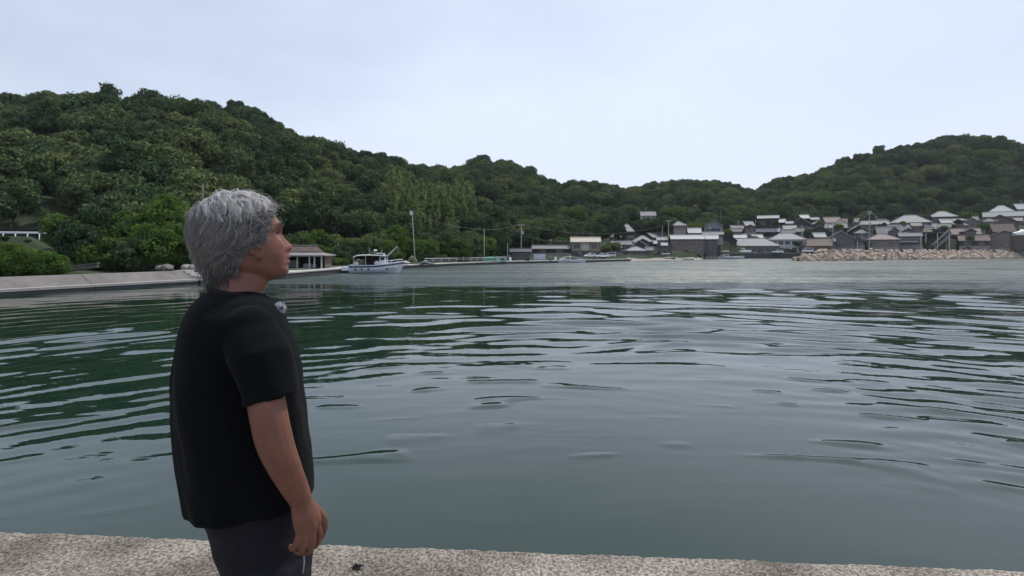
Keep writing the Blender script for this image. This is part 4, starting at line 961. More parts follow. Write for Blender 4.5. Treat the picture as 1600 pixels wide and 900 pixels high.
# ================================================================== VEHICLES, BOATS, CLUTTER
M_TYRE = mat('tyre_rubber', (.02,.02,.02), .85, .2, 5)
M_RIM = mat('wheel_rim', (.45,.45,.46), .35, .1, 3, metal=.6)
M_LAMP = mat('lamp_lens', (.65,.65,.62), .15, .1, 3)
M_RED = mat('tail_lens', (.30,.02,.02), .2, .1, 3)
def paint(nm, c): return mat('car_paint_'+nm, c, .22, .04, 1, spec=.6)
def make_car(px_, yb, Y, rz, paintc, label, form='hatch', group='vehicles parked along the waterfront', scale=1.0, z=None):
    b = pt(px_, yb, Y); 
    if z is not None: b.z = z
    t = empty({'van': 'parked_van', 'truck': 'small_truck'}.get(form, 'parked_car'), (b.x, b.y, b.z), rz, label, {'van': 'van', 'truck': 'truck'}.get(form, 'car'), group); t.scale = (scale,)*3
    Lc, Wc = (3.9, 1.62) if form != 'van' else (3.9, 1.62)
    def sect(prof, W0, tumble, zt):
        mb = MB(); rings = []
        for s in (-1, 1):
            rings.append([Vector((x, s*(W0/2-tumble*max(0, z-.85)), z)) for (x, z) in prof])
        n = len(prof); vs = rings[0]+rings[1]; fs = [tuple(range(n)), tuple(range(2*n-1, n-1, -1))]
        for k in range(n): fs.append((k, k+n, (k+1) % n+n, (k+1) % n))
        return mb.add(vs, fs)
    if form == 'hatch':
        low = [(-1.95,.30),(1.95,.30),(1.97,.62),(1.55,.82),(.95,.90),(-1.75,.95),(-1.95,.85)]
        cab = [(.95,.89),(.25,1.38),(-.2,1.46),(-1.3,1.42),(-1.80,.94)]
        win = [(.80,.93),(.22,1.33),(-.2,1.39),(-1.2,1.35),(-1.55,.97)]
    elif form == 'van':
        low = [(-1.9,.30),(1.9,.30),(1.92,.75),(1.75,.95),(-1.88,1.0)]
        cab = [(1.75,.94),(1.15,1.78),(.9,1.85),(-1.75,1.85),(-1.88,.99)]
        win = [(1.5,1.05),(1.08,1.68),(.9,1.73),(-1.6,1.73),(-1.7,1.05)]
    else:
        low = [(-1.9,.45),(1.85,.35),(1.88,.8),(1.7,1.0),(.55,1.0),(.5,.72),(-1.9,.72)]
        cab = [(1.7,.99),(1.35,1.72),(1.2,1.78),(.6,1.78),(.55,.99)]
        win = [(1.5,1.05),(1.25,1.62),(.75,1.62),(.75,1.05)]
    sect(low, Wc, .0, 0).build('body', paintc, t); cb = sect(cab, Wc-.06, .16, 0).build('cabin', paintc, t)
    wmb = MB()
    for s in (-1, 1):
        vs = [Vector((x, s*((Wc-.06)/2-.16*max(0, z-.85)+.006), z)) for (x, z) in win]; n = len(vs)
        wmb.add(vs+[v-Vector((0, s*.02, 0)) for v in vs], [tuple(range(n)), tuple(range(2*n-1, n-1, -1))]+[(k, k+n, (k+1) % n+n, (k+1) % n) for k in range(n)])
    wmb.build('side_window', M_PANE, cb)
    f0, f1 = (Vector((cab[0][0], 0, cab[0][1])), Vector((cab[1][0], 0, cab[1][1])))
    def glass(p0, p1, nm, out):
        a, b_ = p0.lerp(p1, .10), p0.lerp(p1, .90); wa, wb = Wc/2-.12, Wc/2-.24; o = Vector((out, 0, .012))
        vs = [a+o+Vector((0,-wa,0)), a+o+Vector((0,wa,0)), b_+o+Vector((0,wb,0)), b_+o+Vector((0,-wb,0))]
        MB().add(vs+[v-o*2 for v in vs], [(0,1,2,3),(7,6,5,4),(0,4,5,1),(1,5,6,2),(2,6,7,3),(3,7,4,0)]).build(nm, M_PANE, cb)
    glass(f0, f1, 'windscreen', .015)
    r0, r1 = Vector((cab[-1][0], 0, cab[-1][1])), Vector((cab[-2][0], 0, cab[-2][1])); glass(r0, r1, 'rear_window', -.015)
    for x in (-1.2, 1.22):
        for s in (-1, 1):
            o = MB().tube([(0,-.09,0),(0,-.085,0),(0,.085,0),(0,.09,0)], [.26,.29,.29,.26], 14).build('wheel', M_TYRE, t, loc=(x, s*(Wc/2-.07), .29))
            MB().tube([(0,s*.08,0),(0,s*.1,0)], [.17,.15], 10).build('rim', M_RIM, o)
    for s in (-1, 1):
        MB().ball((low[2][0]-.06, s*.58, .70), (.08,.17,.09), 8, 6).build('headlight', M_LAMP, t)
        MB().box((low[0][0]-.0, s*.66, .78), (.06,.16,.2)).build('tail_light', M_RED, t)
    if form == 'truck':
        bed = MB(); bed.box((-.7,0,.76),(2.35,Wc-.1,.08))
        for s in (-1,1): bed.box((-.7,s*(Wc/2-.05),.95),(2.35,.05,.30))
        bed.box((-1.88,0,.95),(.05,Wc-.15,.30)); bed.box((.46,0,1.15),(.05,Wc-.15,.7)); bed.build('cargo_bed', paintc, t)
    return t
def make_vehicles():
    W_ = paint('white', (.80,.81,.82)); S_ = paint('silver', (.50,.51,.53)); K_ = paint('dark', (.03,.03,.035)); Rr = paint('maroon', (.11,.02,.025))
    make_car(922,402.2,143,R(205),W_,'white hatchback parked before the tan house, nearer to it than the other white car','hatch',scale=.85)
    make_car(941,402.6,142,R(195),W_,'white hatchback between the other white car and the pale van','hatch',scale=.85)
    make_car(954,401.6,147,R(185),S_,'pale van parked at the right end of the row beside the tan house','van',scale=.75)
    make_car(1164,395.6,203,R(190),W_,'small white truck in front of the wide hipped house','truck',scale=1.12)
    make_car(1201,394.6,205,R(185),S_,'silver car with a pale roof in front of the white two storey house','hatch')
    make_car(1215,395.8,201.5,R(170),W_,'white car parked on the quay edge before the white two storey house','hatch')
    make_car(1262,394.6,203,R(180),W_,'white van parked behind the breakwater tip beside the plank shed','van')
    make_car(1403,391.5,209.5,R(200),K_,'black car with round wheels parked behind the breakwater','hatch')
    make_car(1512,391.0,213,R(190),Rr,'dark maroon car behind the breakwater below the mossy brown roof','hatch')
    make_car(1535,391.0,216,R(182),W_,'white van behind the breakwater just left of the big barn','van')

# ---- boats
M_HULL = mat('white_hull_paint', (.66,.70,.76), .35, .10, 1.2, spec=.5)
M_HULLB = mat('blue_hull_trim', (.05,.08,.16), .4, .1, 1)
M_DECK = mat('worn_deck', (.30,.27,.25), .8, .25, 2)
M_BLACK = mat('black_rubber', (.02,.02,.022), .7, .2, 3)
M_CANVAS = mat('grey_canvas', (.22,.23,.22), .85, .15, 2)
M_ORANGE = mat('pale_buoy', (.62,.55,.50), .5, .1, 2)
def hull(mb, L_, B, D, sheer=.35, bow=1.6, draft=.35):
    """bow at +x; deck edge at z=D rising to the bow"""
    rings = []; n = 12
    for i in range(n+1):
        f = i/n; x = -L_/2+L_*f; wv = B/2*(1-max(0, (f-.45)/.55)**2.2)*(.86+.14*min(1, f*5)); wv = max(wv, .03)
        zt = D+sheer*max(0, (f-.35)/.65)**2*1.6; fl = .72-.25*f; dx = bow*.35*max(0, (f-.7)/.3)
        rings.append([Vector((x+dx, -wv, zt)), Vector((x+dx*.6, -wv*.93, zt*.45)), Vector((x, -wv*fl, -.05)), Vector((x-dx*.3, 0, -draft)), Vector((x, wv*fl, -.05)), Vector((x+dx*.6, wv*.93, zt*.45)), Vector((x+dx, wv, zt)), Vector((x+dx, wv*.85, zt-.02)), Vector((x+dx, -wv*.85, zt-.02))])
    mb.loft(rings); return [(r[0].x, abs(r[0].y), r[0].z) for r in rings]
def rubrail(edge, m, t, dz=-.06, rad=.06, nm='rub_rail'):
    mb = MB()
    for s in (-1, 1): mb.tube([(x, s*(y+.015), z+dz) for (x, y, z) in edge], rad, 6)
    return mb.build(nm, m, t)
def make_main_boat():
    Y = 66.3; s = Y/800; b = pt(586, 425, Y)
    t = empty('fishing_boat', (b.x, b.y, 0), R(10), 'white fishing boat with portholes, a canopy and a raised boom moored at the quay', 'boat')
    L_ = 6.3; mb = MB(); e = hull(mb, L_, 2.3, .92, .30, 1.5); mb.build('hull', M_HULL, t, False)
    rubrail(e, M_HULLB, t, -.10, .09)
    rubrail(e, M_HULL, t, .05, .05, 'gunwale')
    MB().tube([(-L_/2+.1,-.98,.04),(0,-1.0,.04),(1.6,-.72,.04)], .05, 6).build('boot_stripe', M_HULLB, t)
    for x in (-2.3, -1.55, -.72, 1.55):
        y = -(1.13 if x < 1 else .86); mb = MB(); mb.tube([(x, y, .50),(x, y-.09, .50)], .13, 12); o = mb.build('porthole', M_BLACK, t)
        MB().tube([(x, y-.01, .50),(x, y-.07, .50)], .17, 12).build('porthole_rim', M_HULL, o)
    MB().box((-.35,0,.90),(4.6,1.7,.08)).build('deck', M_DECK, t)
    # transom platform with an outboard box
    MB().box((-L_/2-.45,-.15,.55),(.95,1.5,.42)).build('stern_platform', M_HULL, t); MB().box((-L_/2-.45,-.15,.17),(.95,1.5,.34)).build('stern_fender', M_BLACK, t)
    # wheelhouse forward, long canopy to the stern
    wh = MB(); wh.loft([[Vector((x0, -.55, z)), Vector((x1, -.55, z)), Vector((x1, .55, z)), Vector((x0, .55, z))] for (x0, x1, z) in ((.55,1.45,.9),(.58,1.40,1.6),(.62,1.28,2.25))]); wb = wh.build('wheelhouse', M_HULL, t)
    MB().box((.95,-.56,1.85),(.5,.04,.42)).build('cabin_window', M_PANE, wb); MB().box((1.33,0,1.85),(.05,.8,.42), M=Matrix.Rotation(R(-9),3,'Y')).build('cabin_window', M_PANE, wb)
    cn = MB(); rings = []
    for i in range(9):
        x = -2.7+4.15*i/8; z = 2.28+.10*math.sin(i/8*math.pi)-(.16 if i == 0 else 0)
        rings.append([Vector((x,-.85,z-.10)),Vector((x,0,z)),Vector((x,.85,z-.10)),Vector((x,.85,z-.17)),Vector((x,0,z-.07)),Vector((x,-.85,z-.17))])
    cn.loft(rings); cn.build('canopy', mat('canopy_sheet', (.34,.37,.35), .7, .15, 1.5), t)
    for x, y in ((-2.55,-.8),(-2.55,.8),(-1.1,-.8),(-1.1,.8)): MB().tube([(x,y,.9),(x,y,2.2)], .035, 6).build('canopy_pole', M_STEEL, t)
    for (x, y, w_, h_) in ((-1.5,.78,2.2,1.25),(-.1,.5,1.1,1.2)): MB().box((x,y,.95+h_/2),(w_,.06,h_)).build('dark_backing', mat('dark_backing', (.028,.022,.024), .9, .3, 3), t)  # dark panels added so the space under the canopy reads as shaded
    MB().box((.55,0,2.52),(.75,.5,.14)).build('radar_base', M_WHITE, t); MB().tube([(-.05,0,2.3),(-.05,0,2.85)], .04, 6).build('radar_mast', M_STEEL, t)
    MB().ball((.02,0,2.9),(.24,.24,.12), 10, 6).build('radar_dome', M_WHITE, t)
    MB().tube([(.85,.1,2.55),(.85,.1,3.1)], .025, 5).build('aerial', M_STEEL, t); MB().tube([(-.75,.1,2.3),(-.75,.1,3.35)], .02, 5).build('aerial', M_STEEL, t)
    MB().ball((1.12,0,2.36),(.14,.14,.18), 10, 6).build('lamp', M_WHITE, t)
    MB().tube([(1.55,.1,2.15),(2.85,.1,3.45)], [.09,.055], 8).build('boom', M_STEEL, t); MB().tube([(1.5,.1,.95),(1.55,.1,2.3)], .07, 8).build('boom_post', M_STEEL, t); MB().tube([(2.85,.1,3.45),(2.9,.1,2.3)], .015, 4).build('boom_line', M_STEEL, t)
    # rails at the bow
    br = MB(); top = [(1.2,-.95,1.5),(2.1,-.75,1.6),(2.9,-.4,1.7),(3.45,0,1.72),(2.9,.4,1.7),(2.1,.75,1.6),(1.2,.95,1.5)]
    br.tube(top, .035, 6)
    for p in top: br.tube([(p[0]-.06,p[1]*.97,.95),p], .028, 5)
    br.tube([(x,y,z-.3) for x,y,z in top], .022, 5); br.build('bow_rail', M_WHITE, t)
    for k,(x,y,z,r_) in enumerate([(.28,-.72,1.22,.33),(-2.25,-.6,1.15,.30)]): MB().ball((x,y,z),(r_,r_*.9,r_),12,9).build('fender_ball', M_ORANGE, t, True)
    rk = random.Random(2)
    for k in range(6): MB().box((1.65+.28*k, rk.uniform(-.4,.35), 1.14+rk.uniform(0,.1)), (.24,.35,.3), rk.uniform(0,1)).build('deck_box', [M_WHITE, M_CANVAS, M_HULLB][k % 3], t)
    for k in range(4): MB().box((1.0+.55*k, -.93+.07*k, .80),(.42,.16,.26)).build('white_fender', M_WHITE, t)
    nt_ = MB()
    for k in range(12): nt_.ball((-1.9+rk.uniform(-.55,.5), rk.uniform(-.5,.5), 1.05+rk.uniform(0,.65)), (.42,.36,.22), 8, 6)
    nt_.build('net_pile', mat('olive_net', (.14,.15,.10), .95, .4, 6, .4), t); MB().tube([(-2.6,-.5,1.2),(-2.0,-.55,1.75),(-1.5,-.4,1.35)], .05, 6).build('rope', M_ORANGE, t)
    return t
def make_small_boat(px_, Y, L_, rz, label, cabin=None, mast=0, canopy=False, z=0.0, hullm=None, trim=None, group='small boats in the harbour', D=.62, yb=None):
    b = pt(px_, yb if yb else 400, Y); t = empty('small_boat', (b.x, b.y, z if yb is None else b.z), rz, label, 'boat', group)
    mb = MB(); e = hull(mb, L_, L_*.27, D, .25, 1.0); mb.build('hull', hullm or M_HULL, t); rubrail(e, trim or M_HULLB, t, -.05, .05)
    MB().box((-L_*.08,0,D-.03),(L_*.68,L_*.19,.05)).build('deck', M_DECK, t)
    if cabin:
        cx, cl, ch = cabin; w_ = L_*.15
        c = MB().loft([[Vector((cx-cl/2,-w_,D)),Vector((cx+cl/2,-w_,D)),Vector((cx+cl/2,w_,D)),Vector((cx-cl/2,w_,D))],[Vector((cx-cl/2,-w_*.9,D+ch)),Vector((cx+cl/2-.25,-w_*.9,D+ch)),Vector((cx+cl/2-.25,w_*.9,D+ch)),Vector((cx-cl/2,w_*.9,D+ch))]]).build('cabin', M_HULL, t)
        MB().box((cx,-w_*.95-.0,D+ch*.65),(cl*.6,.08,ch*.34)).build('cabin_window', M_PANE, c); MB().box((cx-.05,0,D+ch+.05),(cl+.25,w_*2.1,.09)).build('cabin_roof', M_WHITE, c)
    if mast:
        MB().tube([(-.3,0,D),(-.3,0,D+mast)], [.06,.035], 6).build('mast', M_WHITE, t); MB().tube([(-.75,0,D+mast*.78),(.15,0,D+mast*.78)], .03, 5).build('crosstree', M_WHITE, t)
        MB().ball((-.3,0,D+mast+.08), .09, 8, 6).build('mast_lamp', M_WHITE, t)
        MB().tube([(-.3,0,D+mast*.9),(L_*.45,0,D+.3)], .018, 4).build('stay', M_STEEL, t)
    if canopy:
        for x in (-1,1):
            for y in (-.5,.5): MB().tube([(x,y,D),(x,y,D+1.3)], .03, 5).build('canopy_pole', M_STEEL, t)
        MB().slab([(-1.3,-.75,D+1.3),(1.3,-.75,D+1.3),(1.3,0,D+1.5),(-1.3,0,D+1.5),(1.3,.75,D+1.3),(-1.3,.75,D+1.3)],[(0,1,2,3),(3,2,4,5)],.05).build('canopy', M_CANVAS, t)
    return t
def make_boats():
    make_main_boat()
    make_small_boat(893,124.5,6.6,R(6),'low open white boat moored against the end of the long quay',(-1.2,1.2,.75),1.2)
    make_small_boat(1141,190,10.2,R(2),'long white boat moored below the wide hipped house',(-2.0,2.2,.9),0,D=.75)
    make_small_boat(1040,165,5.6,R(-4),'small dark boat with a canopy at the beach before the box building',None,0,True,hullm=mat('dark_hull', (.06,.07,.08), .5, .2, 1))
    make_small_boat(1070,168.5,5.5,R(176),'pale upturned bow boat drawn up before the large taupe building',None,0,D=.4,z=.1)
    make_small_boat(1341,197,9.0,R(5),'fishing boat with a white mast and cabin behind the breakwater',(-1.0,2.4,1.9),5.2,D=1.7)
    make_small_boat(1440,203,8.0,R(172),'white fishing boat with a cabin beside the conveyor ladder',(.5,2.4,1.7),2.5,D=1.6)
    make_small_boat(1316,193,8.0,R(4),'low white boat just left of the masted fishing boat',(-1.5,1.6,.9),0,D=1.8)
    make_small_boat(1381,202,8.5,R(-3),'pale low boat between the masted fishing boat and the black car',None,0,D=1.9)
    make_small_boat(1470,206,8.5,R(3),'white open boat below the conveyor ladder',(-2.4,1.3,.8),0,D=1.9)
    make_small_boat(1494,209,7.5,R(3),'small white boat right of the conveyor ladder',None,1.6,D=1.9)
    # conveyor ladder
    a, b = pt(1459,384,206), pt(1486,361,206); t = empty('conveyor_ladder', (a.x,a.y,a.z), 0, 'slanting steel conveyor ladder rising over the boats behind the breakwater', 'ladder')
    d = b-a; nrm = Vector((-d.z,0,d.x)).normalized()*.95
    for s in (-1,1):
        for y in (-.4,.4): MB().tube([nrm*s+Vector((0,y,-.4)), d+nrm*s+Vector((0,y,0))], .11, 6).build('side_rail', mat('dull_steel', (.24,.245,.25), .6, .2, 3, metal=.2), t)
    for k in range(9):
        p = d*((k+.5)/9); MB().tube([p-nrm, p+nrm*(1 if k % 2 else .98)], .09, 6).build('rung', mat('dull_steel', (.24,.245,.25), .6, .2, 3, metal=.2), t)
    for x in (.15,.8): p = d*x; MB().tube([(p.x,.6,p.z-.3),(p.x,.6,-5)], .10, 6).build('leg', mat('dull_steel', (.24,.245,.25), .6, .2, 3, metal=.2), t)
    # open boat shed
    Y=214; a = pt(1436,364,Y); b = pt(1491,385,Y); t = empty('open_boat_shed', ((a.x+b.x)/2, Y+3, b.z), R(-34), 'dark open boat shed with a pale gabled roof behind the conveyor ladder', 'shed')
    W=(b.x-a.x)*.80; h=a.z-b.z
    for x in (-.48,-.16,.16,.48): MB().box((x*W,-3,h/2-1),(.25,.25,h+2)).build('post', M_WHITEWOOD, t)
    MB().box((0,3.2,h/2-1),(W,.2,h+2)).build('back_wall', WALLS['dark'], t)
    MB().slab([(-W/2-.5,-3.6,h),(0,-3.6,h+1.7),(0,3.6,h+1.7),(-W/2-.5,3.6,h),(W/2+.5,-3.6,h),(W/2+.5,3.6,h)],[(0,1,2,3),(1,4,5,2)],.18).build('roof', ROOFS['tile'], t)
    TOWN_EXTRA = None
def make_clutter():
    def heap(name, px_, yb, Y, w_, h, m, label, cat, seed, n=14, flat=.5):
        r = random.Random(seed); b = pt(px_, yb, Y); mb = MB()
        for k in range(n):
            x = r.uniform(-.5,.5)*w_; z = max(.05, h*(1-abs(x)/(w_*.55))*r.uniform(.3,.85)); mb.ball((x, r.uniform(-.4,.4), z*.6), (w_*.16*r.uniform(.7,1.3), .35, max(.12, z*flat)), 8, 6)
        return tag(mb.build(name, m, None, True, loc=b), label, cat)
    heap('net_heap', 644, 409, 90, 1.6, 1.6, mat('olive_net', (.14,.15,.10), .95, .4, 6, .4), 'overgrown heap of olive nets at the foot of the box headed pole', 'net heap', 1, 16, .7)
    heap('net_heap', 664, 413.5, 88, 3.6, .8, mat('grey_net', (.20,.21,.19), .95, .4, 6, .4), 'low grey heap of nets on the left end of the long quay', 'net heap', 2)
    heap('rope_heap', 632, 411, 84, 1.6, .5, mat('pale_rope', (.45,.45,.42), .9, .3, 8, .4), 'pale heap of ropes and floats right behind the bow of the moored boat', 'rope heap', 3)
    for k, (px_, yb, w_, h, lab) in enumerate([(28,434,3.6,.55,'low flat pile of weathered planks behind the sea wall, at its left end'),(60,434,3.0,.65,'pale heap of planks and rubble behind the sea wall'),(128,431,3.1,.62,'slanting slab of driftwood lying behind the sea wall')]):
        Y = 41 if k < 2 else 43.5; b = pt(px_, yb, Y); t = empty('plank_pile', (b.x,b.y,1.15), R(15 if k < 2 else 22), lab, 'plank pile', None); r = random.Random(k+5)
        for j in range(7):
            MB().box((r.uniform(-.2,.2), r.uniform(-.35,.35), .06+h*.8*j/7), (w_*r.uniform(.6,1), .28, .10), r.uniform(-.12,.12), M=Euler((r.uniform(-.1,.1), r.uniform(-.06,.06)-(.16 if k == 2 else 0), r.uniform(-.15,.15))).to_matrix()).build('plank', mat('weathered_plank', (.12,.11,.10), .9, .35, 2, .3, stretch=(1,8,8)), t)
    # rocks by the wall's bend
    r = random.Random(12)
    for k, (px_, yb, w_, lab) in enumerate([(262,423,.55,'dark shore boulder under the clump of trees, left of the wall bend'),(292,421.5,.5,'pale boulder resting on the wall bend beside the man\'s neck'),(303,416,.45,'pale block stacked above the wall bend beside the man\'s neck'),(251,421,.45,'small dark shore rock furthest left under the clump of trees')]):
        Y = 47; b = pt(px_, yb, Y); bm = bmesh.new(); bmesh.ops.create_icosphere(bm, subdivisions=2, radius=w_)
        for v in bm.verts: v.co *= 1+r.uniform(-.16,.16); v.co.z *= .75
        me = bpy.data.meshes.new('boulder'); bm.to_mesh(me); bm.free()
        tag(link_mesh('boulder', me, mat('shore_rock' if k in (0,3) else 'pale_shore_rock', (.13,.125,.12) if k in (0,3) else (.22,.205,.19), .9, .4, 1.5, .4), None, (b.x,b.y,max(b.z-.1,1.2))), lab, 'boulder')
    # driftwood lying on the ledge of the sea wall
    for k, (x, lab) in enumerate([(88,'twisted dark driftwood branch on the ledge of the sea wall'),(146,'small pale driftwood branch on the ledge at the panel joint')]):
        p = coast_pt(x); mb = MB(); s = 1 if k == 0 else .7
        mb.tube([(-.5*s,.1,.06),(-.15*s,0,.14),(.2*s,-.1,.05),(.65*s,-.15,.02)], [.03,.06,.05,.02], 6); mb.tube([(-.15*s,0,.14),(0,.05,.3*s),(.15*s,.1,.26*s)], [.04,.03,.015], 5)
        tag(mb.build('driftwood', M_WOOD if k == 0 else M_WHITEWOOD, None, True, loc=(p.x-.3,p.y+.05,.40)), lab, 'driftwood')
    # green boat cover and white tub on the quay
    b = pt(766,409,113); t = empty('boat_cover', (b.x,b.y,.55), R(3), 'green tarpaulin cover over a hull on the long quay by the bare pole', 'tarpaulin')
    W = 19*113/800; mb = MB(); rings = []
    for i in range(9):
        x = -W/2+W*i/8; h = 1.05*(1-.12*((i-4)/4)**2)+(.05 if i % 2 else 0); rings.append([Vector((x,-.9,.05)),Vector((x,-.75,h*.7)),Vector((x,0,h)),Vector((x,.75,h*.7)),Vector((x,.9,.05))])
    mb.loft(rings); mb.build('cover', mat('green_tarpaulin', (.055,.19,.13), .6, .25, 1.5, .2), t); MB().tube([(-W/2,-.93,.25),(W/2,-.93,.25)], .03, 5).build('tie_rope', M_WHITE, t)
    b = pt(783,409,113); t = empty('fish_tank', (b.x,b.y,.55), 0, 'pale green fish tank with a dark opening right of the green tarpaulin', 'tank')
    mb = MB(); w_ = 1.15
    for (c, d_) in (((0,-.6,.45),(2*w_,.1,.9)),((0,.6,.45),(2*w_,.1,.9)),((-w_,0,.45),(.1,1.1,.9)),((w_,0,.45),(.1,1.1,.9)),((0,0,.05),(2*w_-.12,1.1,.08))): mb.box(c, d_)
    mb.build('tank_wall', mat('pale_green_plastic', (.35,.47,.42), .5, .12, 2), t); MB().box((.3,-.66,.5),(.9,.06,.35)).build('opening', M_BLACK, t); MB().box((0,0,1.0),(2.5,1.5,.10)).build('lid', M_WHITE, t)
    # laundry-like white sheet and frames before the long shed
    b = pt(843,406.5,127); t = empty('white_sheet', (b.x,b.y,b.z), R(4), 'large pale sheet hung between two posts right of the grey shack', 'sheet')
    W = 18*127/800; h = 9.5*127/800; mb = MB(); n = 14
    V = []; 
    for i in range(n+1):
        for j in range(5): V.append(Vector((-W/2+W*i/n, .06*math.sin(i*1.7+j*.4), h-h*.92*j/4)))
    Fq = [(i*5+j, i*5+j+1, (i+1)*5+j+1, (i+1)*5+j) for i in range(n) for j in range(4)]
    m2 = [v+Vector((0,.03,0)) for v in V]; mb.add(V, Fq); mb.add(m2, [tuple(reversed(f)) for f in Fq]); mb.build('cloth', mat('pale_sheet_cloth', (.48,.50,.56), .9, .08, 1), t, True)
    for s in (-1,1): MB().tube([(s*W/2,.02,-.6),(s*W/2,.02,h+.15)], .06, 6).build('post', M_STEEL, t)
    # loose stuff along the quay: floats, drums, crates
    items = []
    M_BLUE = mat('blue_plastic', (.05,.12,.25), .4, .1, 2)
    def drum(px_, Y, m, lab):
        p = pt(px_, 0, Y); t = empty('drum', (p.x, Y, .55), 0, lab, 'drum', 'drums on the long quay'); MB().tube([(0,0,0),(0,0,.02),(0,0,.85),(0,0,.87)], [.26,.29,.29,.26], 12).build('barrel', m, t)
        mb = MB(); 
        for z in (.28,.58): mb.tube([(0,0,z-.02),(0,0,z+.02)], .305, 12)
        mb.build('hoop', m, t)
    drum(797,118.5,M_WHITE,'white drum beside the lid of the pale green tank'); drum(860,123.5,M_BLUE,'blue drum by the hung pale sheet'); drum(868,125,M_WHITE,'white drum between the blue drum and the low boat')
    for k, (px_, Y, lab) in enumerate([(877,130,'white crate on the quay under the long low shed'),(885,131,'grey crate on the quay left of the tan house'),(824,121.5,'dark crate before the grey shack'),(1180,203.5,'pale crate on the quay before the wide hipped house'),(1188,203.5,'dark crate on the quay before the wide hipped house')]):
        p = pt(px_, 0, Y); zz = .56 if px_ < 1000 else 2.21; mb = MB(); s = .8
        for z in (.1,.3,.5): 
            for q in (-1,1): mb.box((0,q*.4,z),(s*1.2,.05,.14)); mb.box((q*.5,0,z),(.05,.74,.14))
        mb.box((0,0,.03),(1.1,.74,.05)); tag(mb.build('crate', [M_WHITE,M_CANVAS,M_BLACK,M_CANVAS,M_BLACK][k], None, loc=(p.x,Y,zz)), lab, 'crate')
    for k, (px_, yb, Y, sc, lab) in enumerate([(1137,372,219,.55,'small garden tree above the wide pale hipped house'),(1178,378,212,.42,'garden shrub just left of the white two storey house'),(1212,358,226,.5,'garden tree at the right wall of the tall dark house'),(1245,385,206,.38,'garden shrub between the white two storey house and the plank shed'),(1262,368,218,.45,'garden tree left of the broad black gable'),(1281,356,232,.5,'garden tree below the pink roofed house'),(1310,359,222,.42,'garden tree behind the warehouse ridge'),(1330,352,234,.5,'garden tree under the large dim gabled house'),(1345,382,207,.38,'garden shrub between the warehouse and the brown hipped house'),(1378,358,229,.48,'garden tree behind the brown hipped house'),(1410,356,231,.45,'garden tree under the pyramid roof'),(1444,346,244,.55,'garden tree between the pyramid roof and the highest hipped house'),(1475,366,222,.5,'garden tree behind the open boat shed'),(1498,352,241,.5,'garden tree above the dusty pink roof'),(1510,345,252,.6,'garden tree before the dim grey house at the forest'),(1516,378,213,.4,'garden shrub between the mossy brown roof and the barn'),(1535,360,233,.5,'garden tree above the barn, at its left')]):
        b = pt(px_, yb, Y); plant([FRESH, KIND][k % 2][k % 5], b.x, b.y, b.z-.5, sc, k*1.3, 'garden_tree' if 'tree' in lab else 'garden_shrub', lab, 'tree' if 'tree' in lab else 'shrub', 'greenery between the village houses')
    # shed for boats beside the taupe building
    Y = 199; a = pt(1113,391,Y); b = pt(1141,402,Y); t = empty('slipway_shed', ((a.x+b.x)/2,Y+2,.6), R(-18), 'dark lean roofed slipway shed right of the narrow grey building', 'shed'); W=(b.x-a.x)*.95
    MB().box((0,2,1.0),(W,.2,2.6)).build('back_wall', WALLS['slate'], t); MB().slab([(-W/2-.3,-2.2,1.9),(W/2+.3,-2.2,1.9),(W/2+.3,2.4,2.7),(-W/2-.3,2.4,2.7)],[(0,1,2,3)],.14).build('roof', ROOFS['dark'], t)
    for x in (-.48,-.02,.48): MB().box((x*W,-1.9,.6),(.18,.18,2.5)).build('post', M_WOOD, t)
    # rounded white cover at the right end
    Y = 209; b = pt(1593,368,Y); t = empty('white_cover', (b.x,b.y,b.z), R(-40), 'rounded white cover with a pale skirt at the right end in front of the barn', 'cover'); w_ = 3.6
    mb = MB(); rings = []
    for i in range(9):
        f = i/8; rings.append([Vector((w_*math.cos(q)*(1-f*.2), w_*.6*math.sin(q)*(1-f*.2), 0)) for q in np.linspace(0, 2*math.pi, 20, endpoint=False)] if i == 0 else [Vector((w_*math.cos(q)*math.cos(f*1.5), w_*.6*math.sin(q)*math.cos(f*1.5), 2.6*math.sin(f*1.5)*(.8+.2*math.cos(q)))) for q in np.linspace(0, 2*math.pi, 20, endpoint=False)])
    mb.loft(rings); mb.build('dome', mat('white_cover_sheet', (.66,.68,.66), .6, .08, 1), t, True); MB().tube([(0,0,-6),(0,0,.02)], [w_*.9, w_*.9], 18).build('skirt', WALLS['brown'], t)
    # dark dry weed on the pier's edge and a green scrap at the far right
    b = pt(558,889,1.55*800/(889-HOR)); mb = MB(); r = random.Random(3)
    for k in range(34):
        a = r.uniform(0,6.28); l = r.uniform(.008,.02); x, y, z = r.gauss(0,.009), r.gauss(0,.006), r.uniform(.002,.012)
        mb.tube([(x,y,z),(x+math.cos(a)*l*.6,y+math.sin(a)*l*.5,z+.006),(x+math.cos(a)*l*1.2,y+math.sin(a)*l,max(.001,z-.004))], [.0022,.0028,.0008], 4)
    tag(mb.build('dry_weed', mat('black_weed', (.014,.012,.012), .8, .3, 40), None, loc=(b.x,b.y,PIER_Z+.004)), 'small tuft of black dried weed on the concrete pier edge', 'weed')
